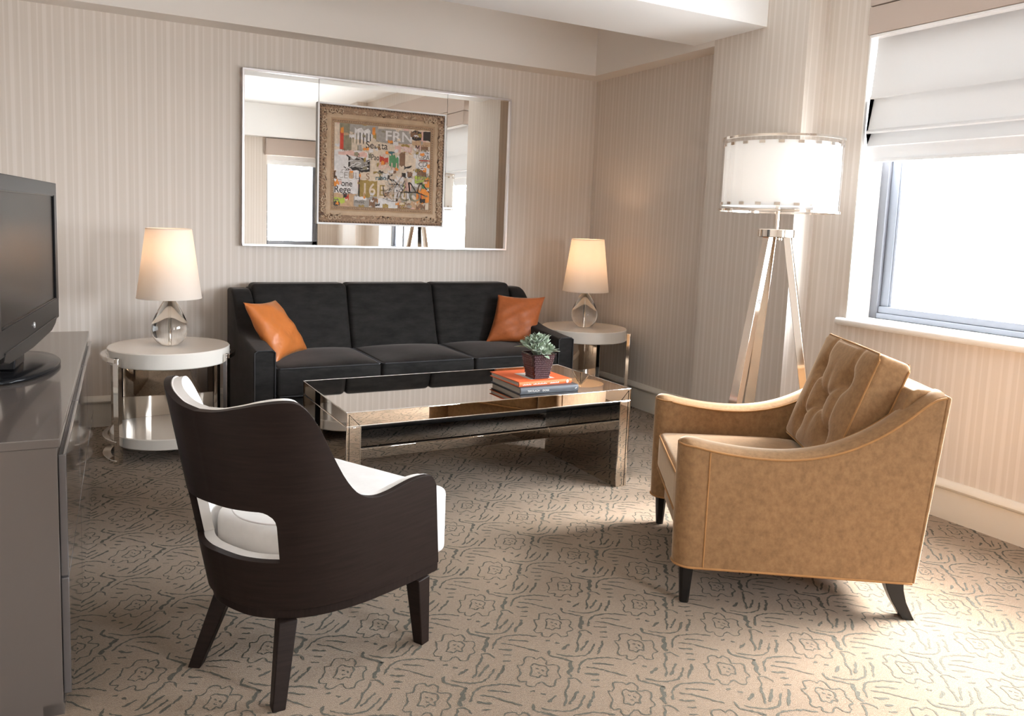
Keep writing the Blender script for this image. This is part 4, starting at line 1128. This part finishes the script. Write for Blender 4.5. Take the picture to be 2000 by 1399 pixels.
# ------------------------------------------------------------------ golden velvet armchair
def make_club_chair():
    t = thing('armchair', 'golden brown velvet armchair with tufted back cushion by the window', 'armchair', (1.99, 2.209, 0), math.radians(147))
    zt = [(.058, .540), (.045, .549), (.02, .553), (-.05, .540), (-.14, .529), (-.22, .525), (-.30, .529), (-.38, .545), (-.45, .571), (-.51, .605), (-.56, .642), (-.61, .690), (-.645, .728), (-.67, .748), (-.695, .756), (-.72, .757)]
    def shear(x, z):
        k = max(0, min(1, (-.15 - x) / .5)); return x - .05 * k * (z - .13) / .62
    Zb = .133
    for sg in (1, -1):
        b = MB(); secs = []; R = .058; ctr = .334
        xs = [.058 - R + R * math.cos(pi / 2 * i / 8) for i in range(8)] + [0 - .70 * i / 44 for i in range(45)]
        xs = sorted(set(xs), reverse=True)
        xz = [p[0] for p in zt][::-1]; zz = [p[1] for p in zt][::-1]
        sp = smooth_path(zt, 120)[::-1]; sx = [p[0] for p in sp]; sz = [p[1] for p in sp]
        for x in xs:
            w = R if x < 0 else math.sqrt(max(R * R - x * x, 1e-8))
            w = max(w, .002); z = interp(sx, sz, x); r = min(.016, w * .9)
            sec = []
            for yy_, zz_ in [(w, Zb), (w, .25), (w, .40), (w, z - r)] + [(w - r * (1 - math.cos(pi / 2 * k / 4)), z - r + r * math.sin(pi / 2 * k / 4)) for k in range(1, 5)] + [(w * .5, z + .006), (0, z + .008), (-w * .5, z + .006)] + \
                    [(-w + r * (1 - math.sin(pi / 2 * k / 4)), z - r + r * math.cos(pi / 2 * k / 4)) for k in range(0, 5)] + [(-w, .40), (-w, .25), (-w, Zb)]:
                bulge = (1 - .0)
                sec.append((shear(x, zz_) + (.004 * math.sin((zz_ - .13) * 5) if x > 0 else 0), sg * (ctr + yy_), zz_))
            secs.append(sec)
        b.loft(secs); a = b.build('arm', 'gold', t, sharp=60)
        p = MB()
        for off in (R + .001, -R - .001):
            path = []
            for x in [0 - .70 * i / 50 for i in range(51)]:
                z = interp(sx, sz, x); path.append((shear(x, z), sg * (ctr + off * .985), z - .007))
            if off > 0:
                front = [(R * math.cos(u) * 1.0, sg * (ctr + R * math.sin(u)), .545) for u in [-pi / 2 + pi * i / 16 for i in range(17)]]
                path = front[:-1] + path
            p.tube(path, .0036, 6)
        p.tube([(-.036, sg * (ctr + R + .0005), z) for z in (.14, .25, .35, .45, .53)], .0028, 6)
        p.tube([(R * math.cos(u), sg * (ctr + R * math.sin(u)), .136) for u in [-pi / 2 + pi * i / 16 for i in range(17)]] + [(-.70 * i / 10, sg * (ctr + R), .136) for i in range(1, 11)], .0042, 6)
        p.build('piping', 'goldpipe', a)
    # back
    b = MB(); prof = [(-.50, .135), (-.705, .135), (-.735, .45), (-.762, .735), (-.756, .752), (-.74, .760), (-.69, .762), (-.665, .752), (-.655, .72), (-.56, .43)]
    b.prism([(x, z) for x, z in prof], -.335, .335, axis=1)
    m = MB(); m.v = [(v[0], v[1], v[2]) for v in b.v]; m.f = b.f; m.m = b.m
    m.build('back_frame', 'gold', t, bevel=.012, sharp=50)
    p = MB(); p.tube([(-.757, y, .752) for y in (-.37, -.2, 0, .2, .37)], .004, 6); 
    for s in (-1, 1): p.tube([(-.703 - .0 - .058 * k, s * .378, .14 + .61 * k) for k in (0, .25, .5, .75, 1)], .004, 6)
    p.build('back_piping', 'goldpipe', t)
    # outside back panel covering the full width
    b = MB(); b.loft([[(-.700, y, .134), (-.712, y, .134), (-.768, y, .752), (-.752, y, .756)] for y in (-.390, .390)]); b.build('outside_back', 'gold', t, bevel=.006)
    # front rail and seat
    b = MB(); b.rbox((-.22, 0, .200), (.46, .556, .132), .012, 3, 3); b.build('seat_base', 'gold', t)
    def warp(x, y, z):
        cr = max(0, 1 - (y / .275) ** 4) * max(0, 1 - (x / .29) ** 4)
        return (x, y, z + (.022 * cr * (1 - .5 * (x / .28)) if z > 0 else 0))
    b = MB(); b.rbox((-.225, 0, .342), (.545, .546, .150), .026, 4, 10, warp); c = b.build('seat_cushion', 'gold', t)
    p = MB()
    for z in (.408, .276):
        p.tube([(-.40, -.270, z), (.02, -.270, z), (.040, -.262, z), (.047, -.24, z), (.048, 0, z), (.047, .24, z), (.040, .262, z), (.02, .270, z), (-.40, .270, z)], .0036, 6)
    p.build('piping', 'goldpipe', c)
    # tufted back cushion
    BW, BH, BT = .53, .43, .115
    btn = [(-.13, .085), (.13, .085), (0, -.02), (-.13, -.125), (.13, -.125)]
    ta = math.radians(19)
    rot = Matrix.Translation((-.572, 0, .640)) @ Matrix.Rotation(-ta, 4, 'Y')
    def warp3(x, y, z):
        if x > 0:
            cr = max(0, 1 - (y / (BW / 2)) ** 4) * max(0, 1 - (z / (BH / 2)) ** 4)
            d = .026 * cr
            for by_, bz_ in btn:
                r2 = (y - by_) ** 2 + (z - bz_) ** 2; d -= .034 * math.exp(-r2 / .0011) + .008 * math.exp(-r2 / .005)
            # pleats running up and down from each button
            for by_ in (-.13, .13):
                d -= .010 * math.exp(-((y - by_) / .014) ** 2) * cr ** .3
            d -= .008 * math.exp(-((y) / .014) ** 2) * math.exp(-((z + .02) / .10) ** 2)
            for (y0, z0), (y1, z1) in (((-.13, .085), (0, -.02)), ((.13, .085), (0, -.02)), ((-.13, -.125), (0, -.02)), ((.13, -.125), (0, -.02))):
                L = math.hypot(y1 - y0, z1 - z0); u = ((y - y0) * (y1 - y0) + (z - z0) * (z1 - z0)) / L / L
                if 0 <= u <= 1:
                    dist = abs((y - y0) * (z1 - z0) - (z - z0) * (y1 - y0)) / L; d -= .008 * math.exp(-(dist / .012) ** 2)
            return (x + d, y, z)
        return (x, y, z)
    b = MB(); b.rbox((0, 0, 0), (BT, BW, BH), .020, 4, 40, warp3); b.xf(rot); c = b.build('back_cushion', 'gold', t, sharp=75)
    p = MB(); e = .004
    for x in (BT / 2 - .006, -BT / 2 + .006):
        yb, zb = BW / 2 - .002, BH / 2 - .002
        loop = [(x, -yb + .02, -zb), (x, yb - .02, -zb), (x, yb, -zb + .02), (x, yb, zb - .02), (x, yb - .02, zb), (x, -yb + .02, zb), (x, -yb, zb - .02), (x, -yb, -zb + .02)]
        p.tube(loop, .0036, 6, closed=True)
    p.xf(rot); p.build('piping', 'goldpipe', c)
    for by_, bz_ in btn:
        q = MB(); q.lathe([(0, 0), (.0085, 0), (.0085, .002), (.006, .0045), (0, .006)], 16); q.xf(rot @ Matrix.Translation((BT / 2 - .016, by_, bz_)) @ Matrix.Rotation(pi / 2, 4, 'Y')); q.build('button', 'goldpipe', c)
    # legs
    for s in (1, -1):
        b = MB(); b.lathe([(0, 0), (.018, 0), (.020, .004), (.029, .118), (.030, .134), (0, .134)], 6)
        q = MB()
        secs = []
        for z, r in ((0, .0165), (.134, .0265)):
            secs.append([(.012 + r * math.cos(a), s * .350 + r * math.sin(a), z) for a in [pi / 4 + pi / 2 * k for k in range(4)] for a in (a - .28, a + .28)])
        q.loft(secs); q.build('leg', 'blackwood', t)
        secs = []
        for z, x, hw in ((.136, -.655, .030), (.10, -.662, .027), (.06, -.677, .023), (.02, -.700, .020), (0, -.712, .019)):
            secs.append([(x + hw * i, s * .345 + .022 * j, z) for i, j in ((-1, -1), (1, -1), (1, 1), (-1, 1))])
        q = MB(); q.loft(secs); q.build('leg', 'blackwood', t, bevel=.003)
make_club_chair()
